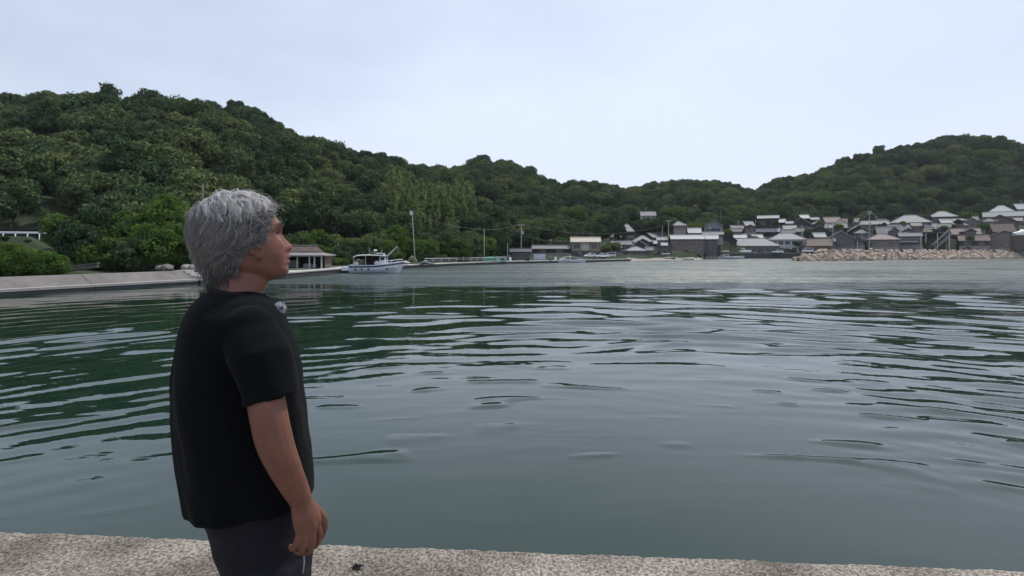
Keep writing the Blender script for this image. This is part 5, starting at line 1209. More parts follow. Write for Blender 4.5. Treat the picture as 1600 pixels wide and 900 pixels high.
# ================================================================== THE MAN ON THE PIER
PX0, PY0, PB = -0.69, 1.33, math.atan2(.465, .885)
CB, SB = math.cos(PB), math.sin(PB)
def LP(x, y, w=0.0):
    """point in the man's own frame (forward, left, up from the pier) seen at photo pixel x, y and lateral offset w"""
    u = (x-800)/800
    s = (u*(PY0+CB*w)-PX0+SB*w)/(CB-SB*u)
    Y = PY0+SB*s+CB*w
    return Vector((s, w, HC-(y-HOR)/800*Y-PIER_Z))
def vox(mb_list, name, size, smooth_it=4, fac=.5):
    mb = MB()
    for m_ in mb_list: mb.add(m_.v, m_.f)
    me = mb.mesh('tmp'); bm = bmesh.new(); bm.from_mesh(me); bmesh.ops.recalc_face_normals(bm, faces=bm.faces); bm.to_mesh(me); bm.free()
    o = bpy.data.objects.new('tmp', me); col.objects.link(o)
    rm = o.modifiers.new('r', 'REMESH'); rm.mode = 'VOXEL'; rm.voxel_size = size; rm.use_smooth_shade = True
    sm = o.modifiers.new('s', 'SMOOTH'); sm.iterations = smooth_it; sm.factor = fac
    dg = bpy.context.evaluated_depsgraph_get(); dg.update()
    out = bpy.data.meshes.new_from_object(o.evaluated_get(dg)); out.name = name
    bpy.data.objects.remove(o); bpy.data.meshes.remove(me); out.materials.clear()
    return out
def chain(mb, pts, rad, n=10, balls=True):
    """capsule chain through pts"""
    P = [Vector(p) for p in pts]; Q = []; Rr = []
    for i in range(len(P)-1):                      # resample with smooth corners
        for k in range(4):
            t = k/4; a = P[max(i-1,0)]; b = P[i]; c = P[i+1]; d = P[min(i+2,len(P)-1)]
            Q.append(.5*((2*b)+(c-a)*t+(2*a-5*b+4*c-d)*t*t+(3*b-a-3*c+d)*t**3)); Rr.append(rad[i]*(1-t)+rad[i+1]*t)
    Q.append(P[-1]); Rr.append(rad[-1]); mb.tube(Q, Rr, n); mb.ball(Q[-1], Rr[-1], 10, 8); mb.ball(Q[0], Rr[0], 10, 8)
# -------- head shape: rows of (photo row, face front, skull back, half width)
HEADT = [(305,374,372,.004),(308,396,350,.030),(313,407,334,.048),(320,416,323,.060),(330,425,315,.068),(340,433,310,.073),(350,441,307.5,.0755),(357,441.5,307,.076),(364,438.5,307,.0765),(374,440,308.5,.0765),(386,443,312,.0765),(397,446.5,317,.075),(407,447.5,323,.0725),(415,448,328,.0695),(422,451.5,334,.0635),(428,450.5,342,.0555),(434,443,352,.045),(439,428,364,.030)]
HY = np.linspace(305, 439, 92)
def _cs(xs, ys, x):
    y = np.interp(x, xs, ys)
    for _ in range(3): y[1:-1] = .25*y[:-2]+.5*y[1:-1]+.25*y[2:]
    return y
_t = np.array(HEADT)
HF, HB, HWd = (_cs(_t[:,0], _t[:,k], HY) for k in (1,2,3))
NT = 96
HEAD_YAW = R(8)
def head_grid(off=0.0, feat=True):
    G = np.zeros((len(HY), NT, 3))
    nose = np.interp(HY, [354,360,366,374,380,384.5,388,392,396,400], [0,2.5,4.5,10,15,18,17,11,4.5,0])/678
    nsig = np.interp(HY, [354,366,380,386,392,400], [.007,.0075,.011,.0150,.0165,.012])
    lips = np.interp(HY, [394,399,401.5,404.5,407,410,413.5,417], [0,8.5,11.5,5.5,6.0,10,6,0])/678
    for i, y in enumerate(HY):
        f = LP(HF[i], y).x; b = LP(HB[i], y).x; z = LP(385, y).z; W_ = HWd[i]; c = (f*.46+b*.54)
        for k in range(NT):
            th = 2*math.pi*k/NT; ct, st = math.cos(th), math.sin(th)
            a = (f-c) if ct > 0 else (c-b)
            p = .86 if ct > 0 else .95
            s = c+a*math.copysign(abs(ct)**p, ct); w_ = W_*math.copysign(abs(st)**(.90 if ct > 0 else .97), st)
            if feat and ct > 0:
                s += nose[i]*math.exp(-(w_/nsig[i])**2)+lips[i]*math.exp(-(w_/.019)**2)
                for sg in (-1, 1):
                    dw = w_-sg*.031; s -= .0115*math.exp(-(dw/.014)**2-((y-363.5)/7.0)**2)
                    s += .0050*math.exp(-(dw/.018)**2-((y-351)/4.5)**2)
                    d2 = w_-sg*.047; s += .007*math.exp(-(d2/.020)**2-((y-380)/10)**2); w_ += sg*.004*math.exp(-(d2/.022)**2-((y-395)/14)**2)
                    s -= .0045*math.exp(-((w_-sg*.027)/.007)**2-((y-397)/7)**2)
                s += .0028*math.exp(-(w_/.016)**2-((y-424)/5)**2)-.0035*math.exp(-(w_/.02)**2-((y-415.5)/3)**2)
            if off:
                n = Vector((ct/max(a,.02), st/max(W_,.02), (352-y)/600/.0095*.1/.095)); n = Vector((ct*.9, st, (355-y)/52)).normalized(); s += n.x*off; w_ += n.y*off; zz = z+n.z*off
            else: zz = z
            G[i, k] = (s, w_, zz)
    ax = LP(372, 380).x
    cx, sx = math.cos(HEAD_YAW), math.sin(HEAD_YAW); q = G[..., 0]-ax; r = G[..., 1].copy()
    G[..., 0] = ax+q*cx-r*sx; G[..., 1] = q*sx+r*cx
    return G
def yawed(v):
    ax = LP(372, 380).x; cx, sx = math.cos(HEAD_YAW), math.sin(HEAD_YAW); q, r = v[0]-ax, v[1]
    return Vector((ax+q*cx-r*sx, q*sx+r*cx, v[2]))
def ring(xf, xb, y, W_, n=28, p=.85, wc=0.0):
    f, b = LP(xf, y), LP(xb, y); c = (f+b)/2; a = (f.x-b.x)/2
    return [Vector((c.x+a*math.copysign(abs(math.cos(q))**p, math.cos(q)), wc+W_*math.copysign(abs(math.sin(q))**p, math.sin(q)), c.z)) for q in (2*math.pi*k/n for k in range(n))]
SHIRT = [(452,402,332,.070),(456,407,323,.082),(461,413,313,.100),(468,421,304,.126),(476,431,296,.140),(486,439,289,.159),(498,446,284,.170),(515,452,279,.176),(540,460,275.5,.178),(570,467,273,.176),(600,472,271,.174),(640,478,270.5,.174),(680,483,272,.176),(710,485.5,275,.176),(735,486,279,.175),(755,486,282.5,.173),(768,486,285,.172),(772,486,286,.171)]
def make_person():
    t = empty('person', (PX0, PY0, PIER_Z), PB, 'grey haired man in a black t-shirt standing on the pier and gazing across the harbour', 'person')
    # ---------------- skin: one continuous body
    parts = []
    G = head_grid(); mb = MB(); mb.loft([[Vector(v) for v in row] for row in G[::-1]]); parts.append(mb)
    mb = MB(); mb.loft([ring(xf, xb, y, W_, 28, .95) for (y, xf, xb, W_) in [(480,414,312,.10),(468,410,318,.080),(455,414,324,.066),(440,420,327,.060),(424,421,326,.058),(405,417,325,.056),(390,408,330,.05)]]); parts.append(mb)
    mb = MB(); mb.loft([ring(xf-(9 if y > 470 else 14), xb+(9 if y > 470 else 14), y, max(W_-.016, .03), 28) for (y, xf, xb, W_) in SHIRT[1:]]+[ring(462,335,800,.125,28),ring(462,352,860,.115,28),ring(460,365,900,.105,28)]); parts.append(mb)
    for sg in (-1, 1):
        A = MB()
        if sg < 0:
            sh, el, wr = LP(394,512,-.140), LP(428,686,-.238), LP(469,778,-.218)
            mid = LP(413,612,-.222); fa = LP(446,732,-.236)
            chain(A, [sh, mid, el, fa, wr], [.042,.0400,.0395,.0340,.0255], 14)
            P = lambda x, y, w: LP(x, y, w)
        else:
            off = Vector((.0, 0, 0)); m_ = lambda v: Vector((v.x-.02, -v.y, v.z))
            sh, el, wr = m_(LP(394,512,-.140)), m_(LP(428,686,-.238)), m_(LP(469,778,-.218)); mid = m_(LP(413,612,-.222)); fa = m_(LP(446,732,-.236))
            chain(A, [sh, mid, el, fa, wr], [.042,.0400,.0395,.0340,.0255], 14)
            P = lambda x, y, w: m_(LP(x, y, w))
        # palm
        k1, k2, k3, k4 = P(494,815,-.207), P(487,823,-.221), P(478,828,-.228), P(469,830,-.226)
        w1 = wr
        for kq, rr in ((k1,.0140),(k2,.0145),(k3,.0140),(k4,.0125)): chain(A, [w1.lerp(fa,.30), w1.lerp(kq,.22), w1.lerp(kq,.62), kq], [.0205,.0208,.0185,rr*.90], 10)
        A.ball((w1+k2+k3+k1)/4, (.022,.014,.03), 12, 10)
        # fingers, each of its own length and bend
        chain(A, [k1, P(499,836,-.203), P(494,851,-.186), P(486,856,-.172)], [.0100,.0088,.0079,.0068], 9)
        chain(A, [k2, P(488,848,-.221), P(481,862,-.203), P(473,863,-.188)], [.0102,.0090,.0081,.0070], 9)
        chain(A, [k3, P(476,850,-.230), P(469,862,-.212), P(462,861,-.197)], [.0097,.0085,.0077,.0066], 9)
        chain(A, [k4, P(464,847,-.228), P(458,857,-.214), P(454,854,-.200)], [.0094,.0083,.0074,.0063], 9)
        # thumb from the side of the palm
        chain(A, [w1.lerp(k1,.25)+Vector((.004,sg*-.004,0)), P(501,806,-.186), P(506,822,-.172), P(502,838,-.162)], [.0150,.0125,.0105,.0085], 9)
        parts.append(A)
    # legs under the trousers
    for sg in (-1, 1):
        A = MB(); c = LP(418, 860).x; chain(A, [(c, sg*.085, .80), (c+.01, sg*.09, .46), (c-.02, sg*.095, .09)], [.062,.050,.036], 12); chain(A, [(c-.03, sg*.095, .05),(c+.06, sg*.10, .05),(c+.15, sg*.105, .035)], [.035,.036,.025], 10); parts.append(A)
    # ears
    for sg in (-1, 1):
        A = MB(); c = yawed((LP(390,384).x, sg*.0745, LP(392,384).z)); M = Matrix.Rotation(sg*R(-18), 3, 'Z') @ Matrix.Rotation(R(-12), 3, 'Y')
        A.ball(c, (.015,.0065,.030), 14, 10, M)
        rim = [c+M @ Vector((.0155*math.cos(q), sg*.006, .031*math.sin(q)+.001)) for q in np.linspace(-1.4, 3.9, 18)]; A.tube(rim, .0042, 7)
        A.ball(c+M @ Vector((.004, sg*.003, -.028)), (.0085,.0065,.010), 10, 8); parts.append(A)
    # eyelids
    eyes = []
    def surf(y, w_):
        i = int(np.argmin(np.abs(HY-y))); row = G[i]; k = min(list(range(0, NT//4))+list(range(NT*3//4, NT)), key=lambda k: abs((row[k]-row[0])[1]*math.cos(HEAD_YAW)-(row[k]-row[0])[0]*math.sin(HEAD_YAW)-w_)); return Vector(row[k])
    for sg in (-1, 1):
        e = surf(363.5, sg*.031)-Vector((.0082, .0008, 0)); eyes.append(e)
        A = MB(); A.ball(e+Vector((.0002,0,.0050)), (.0142,.0165,.0098), 12, 8); A.ball(e+Vector((-.0010,0,-.0070)), (.0132,.0158,.0072), 12, 8); parts.append(A)
    body = vox(parts, 'body', .0028, 4, .5)
    # colour of the skin by place: lips, cheeks, nose, ears, hands; darker line between the lips, paler forehead
    nv = len(body.vertices); co = np.empty(nv*3, np.float32); body.vertices.foreach_get('co', co); co = co.reshape(-1, 3)
    base = np.tile(np.array([.155,.066,.044]), (nv, 1))
    zl = lambda y: LP(445, y).z
    def blob(c, rad, colr, k):
        d = np.sqrt((((co-np.array(c))/np.array(rad))**2).sum(1)); g = np.exp(-d**2)[:, None]*k; base[:] = base*(1-g)+np.array(colr)*g
    for sg in (-1, 1):
        blob(yawed((LP(436,388).x, sg*.045, zl(386))), (.03,.025,.022), (.22,.062,.05), .75)
    blob(yawed((LP(456,384).x, 0, zl(386))), (.02,.018,.014), (.22,.062,.048), .7)
    for yy in (401.5, 409.5): blob(yawed((LP(455,400).x, 0, zl(yy))), (.014,.020,.0042), (.17,.040,.042), .95)
    blob(yawed((LP(455,405).x, 0, zl(405))), (.016,.019,.0018), (.12,.04,.04), .9)
    blob(yawed((LP(435,340).x, 0, zl(340))), (.04,.05,.02), (.22,.085,.062), .6)
    nz_ = (vnoise(co[:, 0]*90, co[:, 2]*90+co[:, 1]*70, 4)-.5)*.16+(vnoise(co[:, 0]*25, co[:, 2]*25+co[:, 1]*25, 6)-.5)*.16
    base *= (1+nz_)[:, None]
    ca = body.color_attributes.new('pigment', 'FLOAT_COLOR', 'POINT'); ca.data.foreach_set('color', np.concatenate([base, np.ones((nv, 1))], 1).astype(np.float32).ravel())
    m, tr, p = new_mat('skin'); at = N(tr, 'ShaderNodeAttribute'); at.attribute_name = 'pigment'; tr.links.new(at.outputs['Color'], p.inputs['Base Color'])
    p.inputs['Roughness'].default_value = .48; p.inputs['Specular IOR Level'].default_value = .35; p.inputs['Subsurface Weight'].default_value = .12; p.inputs['Subsurface Radius'].default_value = (.01,.004,.002); p.inputs['Subsurface Scale'].default_value = 1.0
    nb = N(tr, 'ShaderNodeTexNoise'); nb.inputs['Scale'].default_value = 260; tcn = N(tr, 'ShaderNodeTexCoord'); tr.links.new(tcn.outputs['Object'], nb.inputs['Vector'])
    bp = N(tr, 'ShaderNodeBump'); bp.inputs['Strength'].default_value = .25; bp.inputs['Distance'].default_value = .001; tr.links.new(nb.outputs['Fac'], bp.inputs['Height']); tr.links.new(bp.outputs[0], p.inputs['Normal'])
    link_mesh('body', body, m, t)
    # ---------------- eyes and brows
    mw = mat('eye_white', (.55,.52,.49), .15, .05, 5); mi = mat('dark_iris', (.03,.02,.015), .1, .1, 5)
    for k, e in enumerate(eyes):
        o = MB().ball(e, .0118, 16, 12).build('eye', mw, t, True)
        d = Vector((math.cos(HEAD_YAW), math.sin(HEAD_YAW), -.03)).normalized(); mb = MB(); M = d.to_track_quat('Z', 'Y').to_matrix()
        mb.ball(e+d*.0085, (.0058,.0058,.0038), 12, 8, M); mb.build('iris', mi, o, True)
        sg = (-1, 1)[k]; mb = MB(); rb = random.Random(k)
        for j in range(70):
            f = rb.random(); b0 = surf(351-2.0*math.sin(f*2.6)+rb.uniform(-1.6,1.6), sg*(.012+.036*f))+Vector((.0006,0,rb.uniform(-.0006,.0006)))
            tip = b0+yawed((LP(372,380).x+.001, sg*.008*rb.uniform(.6,1), rb.uniform(.001,.004)))-yawed((LP(372,380).x, 0, 0)); mb.tube([b0, b0.lerp(tip,.5)+Vector((.001,0,0)), tip], [.0006,.0006,.0002], 4)
        mb.build('eyebrow', mat('brow_hair', (.16,.15,.145), .5, .2, 50), t)
        lid = MB(); arc = [e+yawed((LP(372,380).x+.0150*math.cos(q*.9), .0135*math.sin(q), .0030*math.cos(q)-.0015))-yawed((LP(372,380).x,0,0)) for q in np.linspace(-1.2,1.2,9)]
        lid.tube([Vector((v.x,v.y,v.z)) for v in arc], .0013, 5); lid.build('eyelashes', mi, t)
    # ---------------- t-shirt
    rings = [ring(xf, xb, y, W_, 40) for (y, xf, xb, W_) in SHIRT]
    mb = MB(); low = SHIRT[-1]
    inner = [ring(xf-9, xb+9, y, W_-.012, 40) for (y, xf, xb, W_) in (SHIRT[-1], SHIRT[-3])]
    nk = [ring(398,336,452,.062,40), ring(400,334,458,.064,40)]
    mb.loft([nk[1], nk[0]]+rings+inner)
    sl = [mb]
    for sg in (-1, 1):
        def q(x, y, w): v = LP(x, y, w); return v if sg < 0 else Vector((v.x-.02, -v.y, v.z))
        A, B_, C = q(389,509,-.135), q(405,562,-.198), q(423,628,-.224)
        def circ(c, ax, rs, rw, n=26, ripple=0.0):
            ax = ax.normalized(); e1 = Vector((1,0,0)); e1 = (e1-ax*e1.dot(ax)).normalized(); e2 = ax.cross(e1)
            return [c+e1*math.cos(2*math.pi*k/n)*(rs+ripple*math.sin(6*math.pi*k/n+1))+e2*math.sin(2*math.pi*k/n)*(rw+ripple*math.cos(4*math.pi*k/n)) for k in range(n)]
        ax = C-B_
        S = MB(); S.loft([circ(A, B_-A, .058,.048), circ(A.lerp(B_,.5), C-A, .067,.058), circ(B_, C-A, .068,.061,26,.002), circ(B_.lerp(C,.6), ax, .061,.056,26,.003), circ(C, ax, .057,.054,26,.002), circ(C, ax, .0515,.0485,26,.002), circ(C-ax.normalized()*.035, ax, .048,.045)]); sl.append(S)
        S = MB(); S.ball(q(391,513,-.142), (.062,.054,.054), 18, 12); sl.append(S)
    shirt = vox(sl, 'shirt', .0045, 6, .5)
    nv = len(shirt.vertices); co = np.empty(nv*3, np.float32); shirt.vertices.foreach_get('co', co); co = co.reshape(-1, 3); nr = np.empty(nv*3, np.float32); shirt.vertices.foreach_get('normal', nr); nr = nr.reshape(-1, 3)
    # cloth folds: drag lines from the shoulder and belly, soft vertical drape
    u = np.arctan2(co[:, 1], co[:, 0]-.0); z = co[:, 2]
    f = (vnoise(u*2.2+z*2.6, z*3.2, 71)-.5)*.014+(vnoise(u*5+z*8.0, z*5.5, 72)-.5)*.010+(vnoise(co[:, 0]*14+z*11, z*8-co[:, 0]*10, 73)-.5)*.006
    lowk = np.clip((LP(400,470).z-z)/.18, .12, 1); co += nr*(f*lowk)[:, None]; shirt.vertices.foreach_set('co', co.ravel()); shirt.update()
    ms = mat('black_cotton', (.0048,.0054,.0062), .95, .2, 160, .15, 900, spec=.06); ps = ms.node_tree.nodes['Principled BSDF']; ps.inputs['Sheen Weight'].default_value = .028; ps.inputs['Sheen Roughness'].default_value = .4; link_mesh('shirt', shirt, ms, t)
    mb = MB(); cr_ = ring(408.5,325.5,456.5,.080,44,.93)
    cr_ = [v+Vector((0,0,.012*math.cos(2*math.pi*k/44)*-1-.004)) for k, v in enumerate(cr_)]
    mb.loft([[v+Vector(((v.x-LP(366,456).x)*o, v.y*o, dz)) for v in cr_] for (o, dz) in ((.03,-.010),(.045,0),(.02,.009),(-.045,.009),(-.06,0),(-.03,-.010),(.03,-.010))], cap=False)
    mb.build('collar', mat('black_rib', (.012,.013,.015), .9, .2, 200, .3, 700, spec=.15), t, True)
    # ---------------- trousers and shoes
    A = MB(); A.loft([ring(xf, xb, y, W_, 36) for (y, xf, xb, W_) in [(735,480,292,.164),(770,481,305,.161),(800,482.5,322,.157),(832,484.5,331,.154),(860,486,343,.155),(885,486,354,.152),(905,485.5,361,.148)]])
    L2 = [A]
    for sg in (-1, 1):
        c = LP(423, 900).x; B_ = MB(); chain(B_, [(c, sg*.084, .74), (c+.012, sg*.090, .44), (c-.01, sg*.095, .07)], [.088,.072,.060], 18); L2.append(B_)
    tr_ = vox(L2, 'trousers', .006, 5, .5); nv = len(tr_.vertices); co = np.empty(nv*3, np.float32); tr_.vertices.foreach_get('co', co); co = co.reshape(-1,3); nr = np.empty(nv*3, np.float32); tr_.vertices.foreach_get('normal', nr); nr = nr.reshape(-1,3)
    co += nr*(((vnoise(co[:,0]*12+co[:,2]*9, co[:,2]*14, 81)-.5)*.010+(vnoise(co[:,0]*30, co[:,2]*30+co[:,1]*20, 82)-.5)*.004))[:, None]; tr_.vertices.foreach_set('co', co.ravel()); tr_.update()
    to = link_mesh('trousers', tr_, mat('dark_navy_cotton', (.012,.012,.017), .9, .25, 60, .2, 500, spec=.2), t)
    a = LP(474,858,-.178); MB().tube([a, a+Vector((.002,-.004,-.03)), a+Vector((-.001,-.004,-.055))], [.0014,.0017,.0012], 6).build('pocket_cord', mat('pale_cord', (.26,.255,.26), .8, .1, 40), to)
    for sg in (-1, 1):
        c = LP(423, 900).x-.01; S = MB(); S.loft([[Vector((c+x, sg*.1+y*wd, z)) for (y, z) in ((-1,.0),(1,.0),(1.05,.025),(.85,hh),(0,hh*1.25),(-.85,hh),(-1.05,.025))] for (x, wd, hh) in ((-.085,.026,.06),(-.05,.038,.085),(.02,.042,.085),(.09,.048,.058),(.16,.044,.042),(.195,.022,.028))]); S.build('shoe', mat('dark_shoe', (.03,.03,.032), .6, .2, 20), t, True)
    make_hair(t)
    # ---------------- lapel microphone
    c = LP(437.5, 481.5, -.055); b = Vector((PX0, PY0, PIER_Z))+Matrix.Rotation(PB, 3, 'Z') @ c
    k = empty('lapel_microphone', b, PB, 'small lapel microphone with a pale furry windscreen clipped on the black t-shirt', 'microphone')
    rb = random.Random(9); fm = MB(); fm.ball((0,0,0), .0105, 14, 10)
    for j in range(420):
        d = Vector((rb.gauss(0,1), rb.gauss(0,1), rb.gauss(0,1))).normalized(); e = d+Vector((rb.gauss(0,.35), rb.gauss(0,.35), rb.gauss(0,.35)))
        fm.tube([d*.0095, d*.0125, d*.0125+e*.0035], [.0007,.0006,.0002], 3, False)
    fm.build('windscreen', mat('grey_fur', (.46,.48,.52), .9, .5, 160), k)
    MB().ball((.003,-.0105,.001), (.0048,.003,.0048), 10, 8).build('grille', mat('mic_black', (.02,.022,.035), .4, .1, 20), k)
    MB().box((-.016,.001,.003), (.020,.008,.006)).build('clip', mat('mic_black', (.02,.022,.035), .4, .1, 20), k)
def make_hair(t):
    r = np.random.default_rng(17); G = head_grid(.003, False); nY, nT = G.shape[:2]
    bx = [306,332,345,356,372,379,386,394,405,420,439]; bv = [450,424,419,416,412,405,396,384,378,372,366]
    cen = LP(372, 362); ax = cen.x
    # mask in the head's own profile
    prof = np.zeros((nY, nT))
    cx, sx = math.cos(-HEAD_YAW), math.sin(-HEAD_YAW)
    un = ax+(G[..., 0]-ax)*cx-G[..., 1]*sx
    lim = np.array([LP(np.interp(y, bx, bv), y).x for y in HY])[:, None]
    jag = (vnoise(np.arange(nT)[None, :]*.9, HY[:, None]*.22, 5)-.5)*.010
    mask = un < lim+jag
    # ---- scalp shell under the strands
    idx = -np.ones((nY, nT), int); V = []; F = []
    Gs = head_grid(.0028, False)
    for i in range(nY):
        for k in range(nT):
            if mask[i, k] and un[i, k] < lim[i, 0]-.004: idx[i, k] = len(V); V.append(Gs[i, k])
    for i in range(nY-1):
        for k in range(nT):
            q = (idx[i, k], idx[i, (k+1) % nT], idx[i+1, (k+1) % nT], idx[i+1, k])
            if min(q) >= 0: F.append(q)
    mh, tr, p = new_mat('grey_hair'); at = N(tr, 'ShaderNodeAttribute'); at.attribute_name = 'tone'; tr.links.new(at.outputs['Color'], p.inputs['Base Color']); p.inputs['Roughness'].default_value = .42; p.inputs['Specular IOR Level'].default_value = .55
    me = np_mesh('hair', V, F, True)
    # ---- strands
    cand = np.argwhere(mask & (HY[:, None] < 436)); wts = np.array([HWd[i] for i, k in cand]); wts = wts/wts.sum()
    ellr = Vector((.105, .083, .098))
    pos = []; fac = []; tone = []; nbase = 0
    def height_of(P): return math.sqrt(((P.x-ax)/ellr.x)**2+(P.y/ellr.y)**2+((P.z-cen.z)/ellr.z)**2)
    zrow = lambda y: LP(385, y).z
    ztop, zear, znape = zrow(305), zrow(385), zrow(430)
    zneg = np.array([-zrow(y) for y in HY]); rowfb = [(LP(HF[i], HY[i]).x, max(LP(HB[i], HY[i]).x, -1)) for i in range(nY)]
    rowfb = [(f_, min(b_, LP(331, 400).x)) for f_, b_ in rowfb]
    whorl = Vector((LP(335,318).x, .01, zrow(318)))
    def grow(root, L_, seed, wild):
        rr = np.random.default_rng(seed); P = Vector(root); n0 = Vector(((P.x-ax)/ellr.x**2, P.y/ellr.y**2, (P.z-cen.z)/ellr.z**2)).normalized()
        topk = min(1, max(0, (P.z-zrow(335))/(ztop-zrow(335)))); back = min(1, max(0, (ax-P.x)/.09)); low = min(1, max(0, (zrow(400)-P.z)/(zrow(400)-znape)))
        side = -1 if P.y < 0 else 1
        d = (P-whorl); d = (d-n0*d.dot(n0)); d = d.normalized() if d.length > .004 else Vector((1,0,0))
        frn = min(1, max(0, (P.x-LP(385,320).x)/.045)); flow = d*(.8*topk+.20)*(1-frn)+Vector(((.45-1.1*frn)*topk-(.80+.30*frn)*(1-topk), .45*side*topk, -.72*(1-topk)*(1-.25*frn)+.25*topk*frn-.05))
        if low > .2: flow = Vector((-.55*back-.05, .15*side, -1))
        flow += Vector((rr.normal(0,.28), rr.normal(0,.28), rr.normal(0,.18)))*wild*(.4+.8*topk)
        flow = flow.normalized(); dirv = (n0*(1.0*topk+.18+.15*low)+flow).normalized()
        ph, fr, amp = rr.uniform(0,6.28), rr.uniform(1.0,1.9), rr.uniform(.2,.6)*(0.18+2.1*topk)
        out = [P.copy()]; ns = 9; st = L_/ns
        for j in range(ns):
            f = j/ns; n = Vector(((P.x-ax)/ellr.x**2, P.y/ellr.y**2, (P.z-cen.z)/ellr.z**2)); n = n.normalized() if n.length > 1e-6 else n0
            tang = flow-n*flow.dot(n); b = n.cross(flow); b = b.normalized() if b.length > 1e-4 else Vector((0,1,0))
            dirv = (dirv*.55+tang*.45+b*amp*math.sin(ph+fr*6.28*f)*.55+n*amp*math.cos(ph+fr*5.0*f)*.32+Vector((0,0,-.10*f))).normalized()
            if low > .25 and f > .55: dirv = (dirv+Vector((-.35*back, .10*side, .10))).normalized()
            P = P+dirv*st
            hgt = height_of(P); lo = 1.035+.03*math.sin(math.pi*min(1,f*1.1)); hi = 1.075+.09*topk+.06*back
            if P.z > zrow(400):
                if hgt < lo: P = P+n*(lo-hgt)*.09
                elif hgt > hi: P = P-n*(hgt-hi)*.085
            if P.z < zrow(382):
                ii = int(np.clip(np.interp(-P.z, zneg, np.arange(nY)), 0, nY-1)); f_, b_ = rowfb[ii]; c_ = (f_+b_)/2; a_ = (f_-b_)/2; e_ = math.sqrt(((P.x-c_)/a_)**2+(P.y/HWd[ii])**2)
                want = 1.0+(.007+.006*math.sin(3*f+ph))/.075
                if .2 < e_ < want: P = Vector((c_+(P.x-c_)*want/e_, P.y*want/e_, P.z))
            out.append(P.copy())
        return out
    def emit(path, rad, tn):
        nonlocal nbase
        n = len(path)
        up = Vector((.3,.8,.5)).normalized()
        for i, P in enumerate(path):
            tdir = path[min(i+1,n-1)]-path[max(i-1,0)]; a = tdir.cross(up); a = a.normalized() if a.length > 1e-7 else Vector((1,0,0)); b = tdir.cross(a); b = b.normalized() if b.length > 1e-7 else Vector((0,1,0))
            rd = rad*(1-.65*(i/(n-1))**1.5)
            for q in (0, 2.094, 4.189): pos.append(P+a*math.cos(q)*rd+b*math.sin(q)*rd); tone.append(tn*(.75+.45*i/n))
        for i in range(n-1):
            for q in range(3): fac.append((nbase+i*3+q, nbase+i*3+(q+1)%3, nbase+(i+1)*3+(q+1)%3, nbase+(i+1)*3+q))
        nbase += n*3
    for g in range(1000):
        i, k = cand[r.choice(len(cand), p=wts)]; root = Vector(G[i, k]); y = HY[i]
        if y > 396 and un[i, k] > LP(368, 400).x: continue
        topk = np.clip((340-y)/30, 0, 1); Lg = (.032+.022*topk+.009*(root.x < LP(345,360).x)-.022*np.clip((root.x-LP(410,340).x)/.02,0,1)*(1-.5*topk))*r.uniform(.75,1.15) if y < 400 else .036*r.uniform(.7,1.2)
        guide = grow(root, Lg, 1000+g, 1.0)
        gt = r.normal(0,.055); nape = np.clip((y-398)/25, 0, 1); bk = np.clip((root.x-LP(395,380).x)/-.05, 0, 1)
        for c in range(12):
            off = Vector(r.normal(0,.0044,3)); jit = r.normal(0,.0012,3); sc = r.uniform(.8,1.08)
            path = [Vector(P)*1.0+off*(1-.72*(j/9))+Vector(jit)*math.sin(j*.8+c) for j, P in enumerate(guide)]
            if sc < 1: path = path[:max(5, int(len(path)*sc)+1)]
            tn = np.clip(.20+.42*topk+.06*bk+gt*(.5+.8*topk)+r.normal(0,.04)-.16*nape*(1-.5*bk)-.08*np.clip((y-370)/30,0,1)*(1-bk), .030, .85)  # paints in the sunlit crown: strands paler towards the top of the head
            emit(path, .00058 if topk < .5 else .00070, tn)
    # short dark hair on the nape
    for g in range(900):
        y = r.uniform(416, 447); th = r.uniform(-1.25, 1.25); f_, b_ = LP(420, y), LP(326.5, y); c_ = (f_+b_)/2; a_ = (f_.x-b_.x)/2*1.015
        P = Vector((c_.x-a_*math.cos(th)**.95, .061*math.sin(th), c_.z)); d = Vector((-math.cos(th)*.35, math.sin(th)*.3, -1)).normalized(); l = r.uniform(.010,.020)*(1.0 if y < 438 else .6)
        emit([P+d*l*q/4+Vector((-.0012*q*math.cos(th), .0012*q*math.sin(th), 0))*.6 for q in range(5)], .0006, float(np.clip(r.normal(.055,.03), .015, .15)))
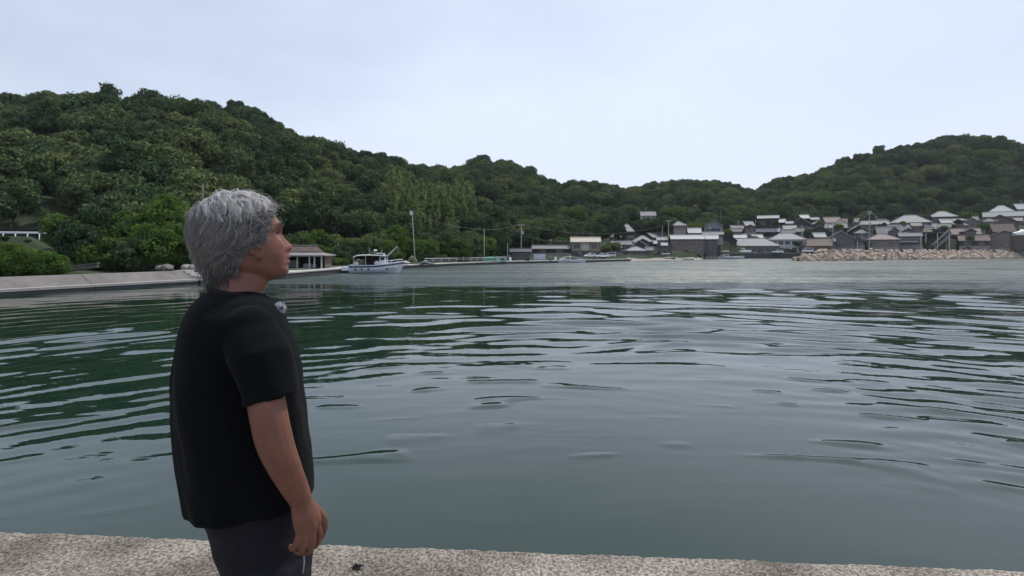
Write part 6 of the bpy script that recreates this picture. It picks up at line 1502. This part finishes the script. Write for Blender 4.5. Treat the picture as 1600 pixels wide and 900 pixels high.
    # loose flyaway strands over crown and fringe
    for g in range(55):
        i = r.integers(0, 22); k = r.integers(0, nT)
        if not mask[i, k] or G[i, k, 0] > LP(402,330).x or G[i, k, 0] < LP(352,330).x: continue
        path = grow(Vector(G[i, k]), r.uniform(.08,.105), 9000+g, 1.8); n = Vector((0,0,1))
        path = [P+(P-cen).normalized()*.012*(j/9)**1.5 for j, P in enumerate(path)]; emit(path, .00055, r.uniform(.3,.65))
    me2 = np_mesh('strand', [tuple(v) for v in pos], fac, True); tv = np.array(tone, np.float32)
    colr = np.stack([tv, tv*.975, tv*.955, np.ones_like(tv)], 1)
    ca = me2.color_attributes.new('tone', 'FLOAT_COLOR', 'POINT'); ca.data.foreach_set('color', colr.astype(np.float32).ravel())
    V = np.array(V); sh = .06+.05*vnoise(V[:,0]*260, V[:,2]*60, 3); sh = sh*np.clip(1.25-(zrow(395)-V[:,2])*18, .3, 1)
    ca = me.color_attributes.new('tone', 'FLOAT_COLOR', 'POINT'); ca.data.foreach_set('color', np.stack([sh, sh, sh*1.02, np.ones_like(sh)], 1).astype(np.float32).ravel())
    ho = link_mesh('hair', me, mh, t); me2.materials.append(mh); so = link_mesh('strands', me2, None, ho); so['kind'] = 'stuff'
# ================================================================== BUILD
make_water(); make_pier(); make_terrain()
shore_trees(); scatter_forest()
for i, q in enumerate(HSPEC): make_house(i, q)
make_boathouse(); make_seawall(); make_quays(); make_rails(); make_poles(); make_breakwater()
make_vehicles(); make_boats(); make_clutter()
if 'make_person' in globals(): make_person()
# ---- thin sea haze between the camera and the hills
def make_haze():
    m = bpy.data.materials.new('sea_haze'); m.use_nodes = True; t = m.node_tree; t.nodes.clear()
    o = N(t, 'ShaderNodeOutputMaterial'); v = N(t, 'ShaderNodeVolumePrincipled'); v.inputs['Density'].default_value = 0.00009; v.inputs['Color'].default_value = (.86,.92,1,1); v.inputs['Anisotropy'].default_value = .2
    t.links.new(v.outputs[0], o.inputs['Volume'])
    tag(MB().box((130, 270, 55), (1200, 680, 120)).build('haze', m), 'thin pale sea haze over the harbour and the hills', kind='stuff')
make_haze()
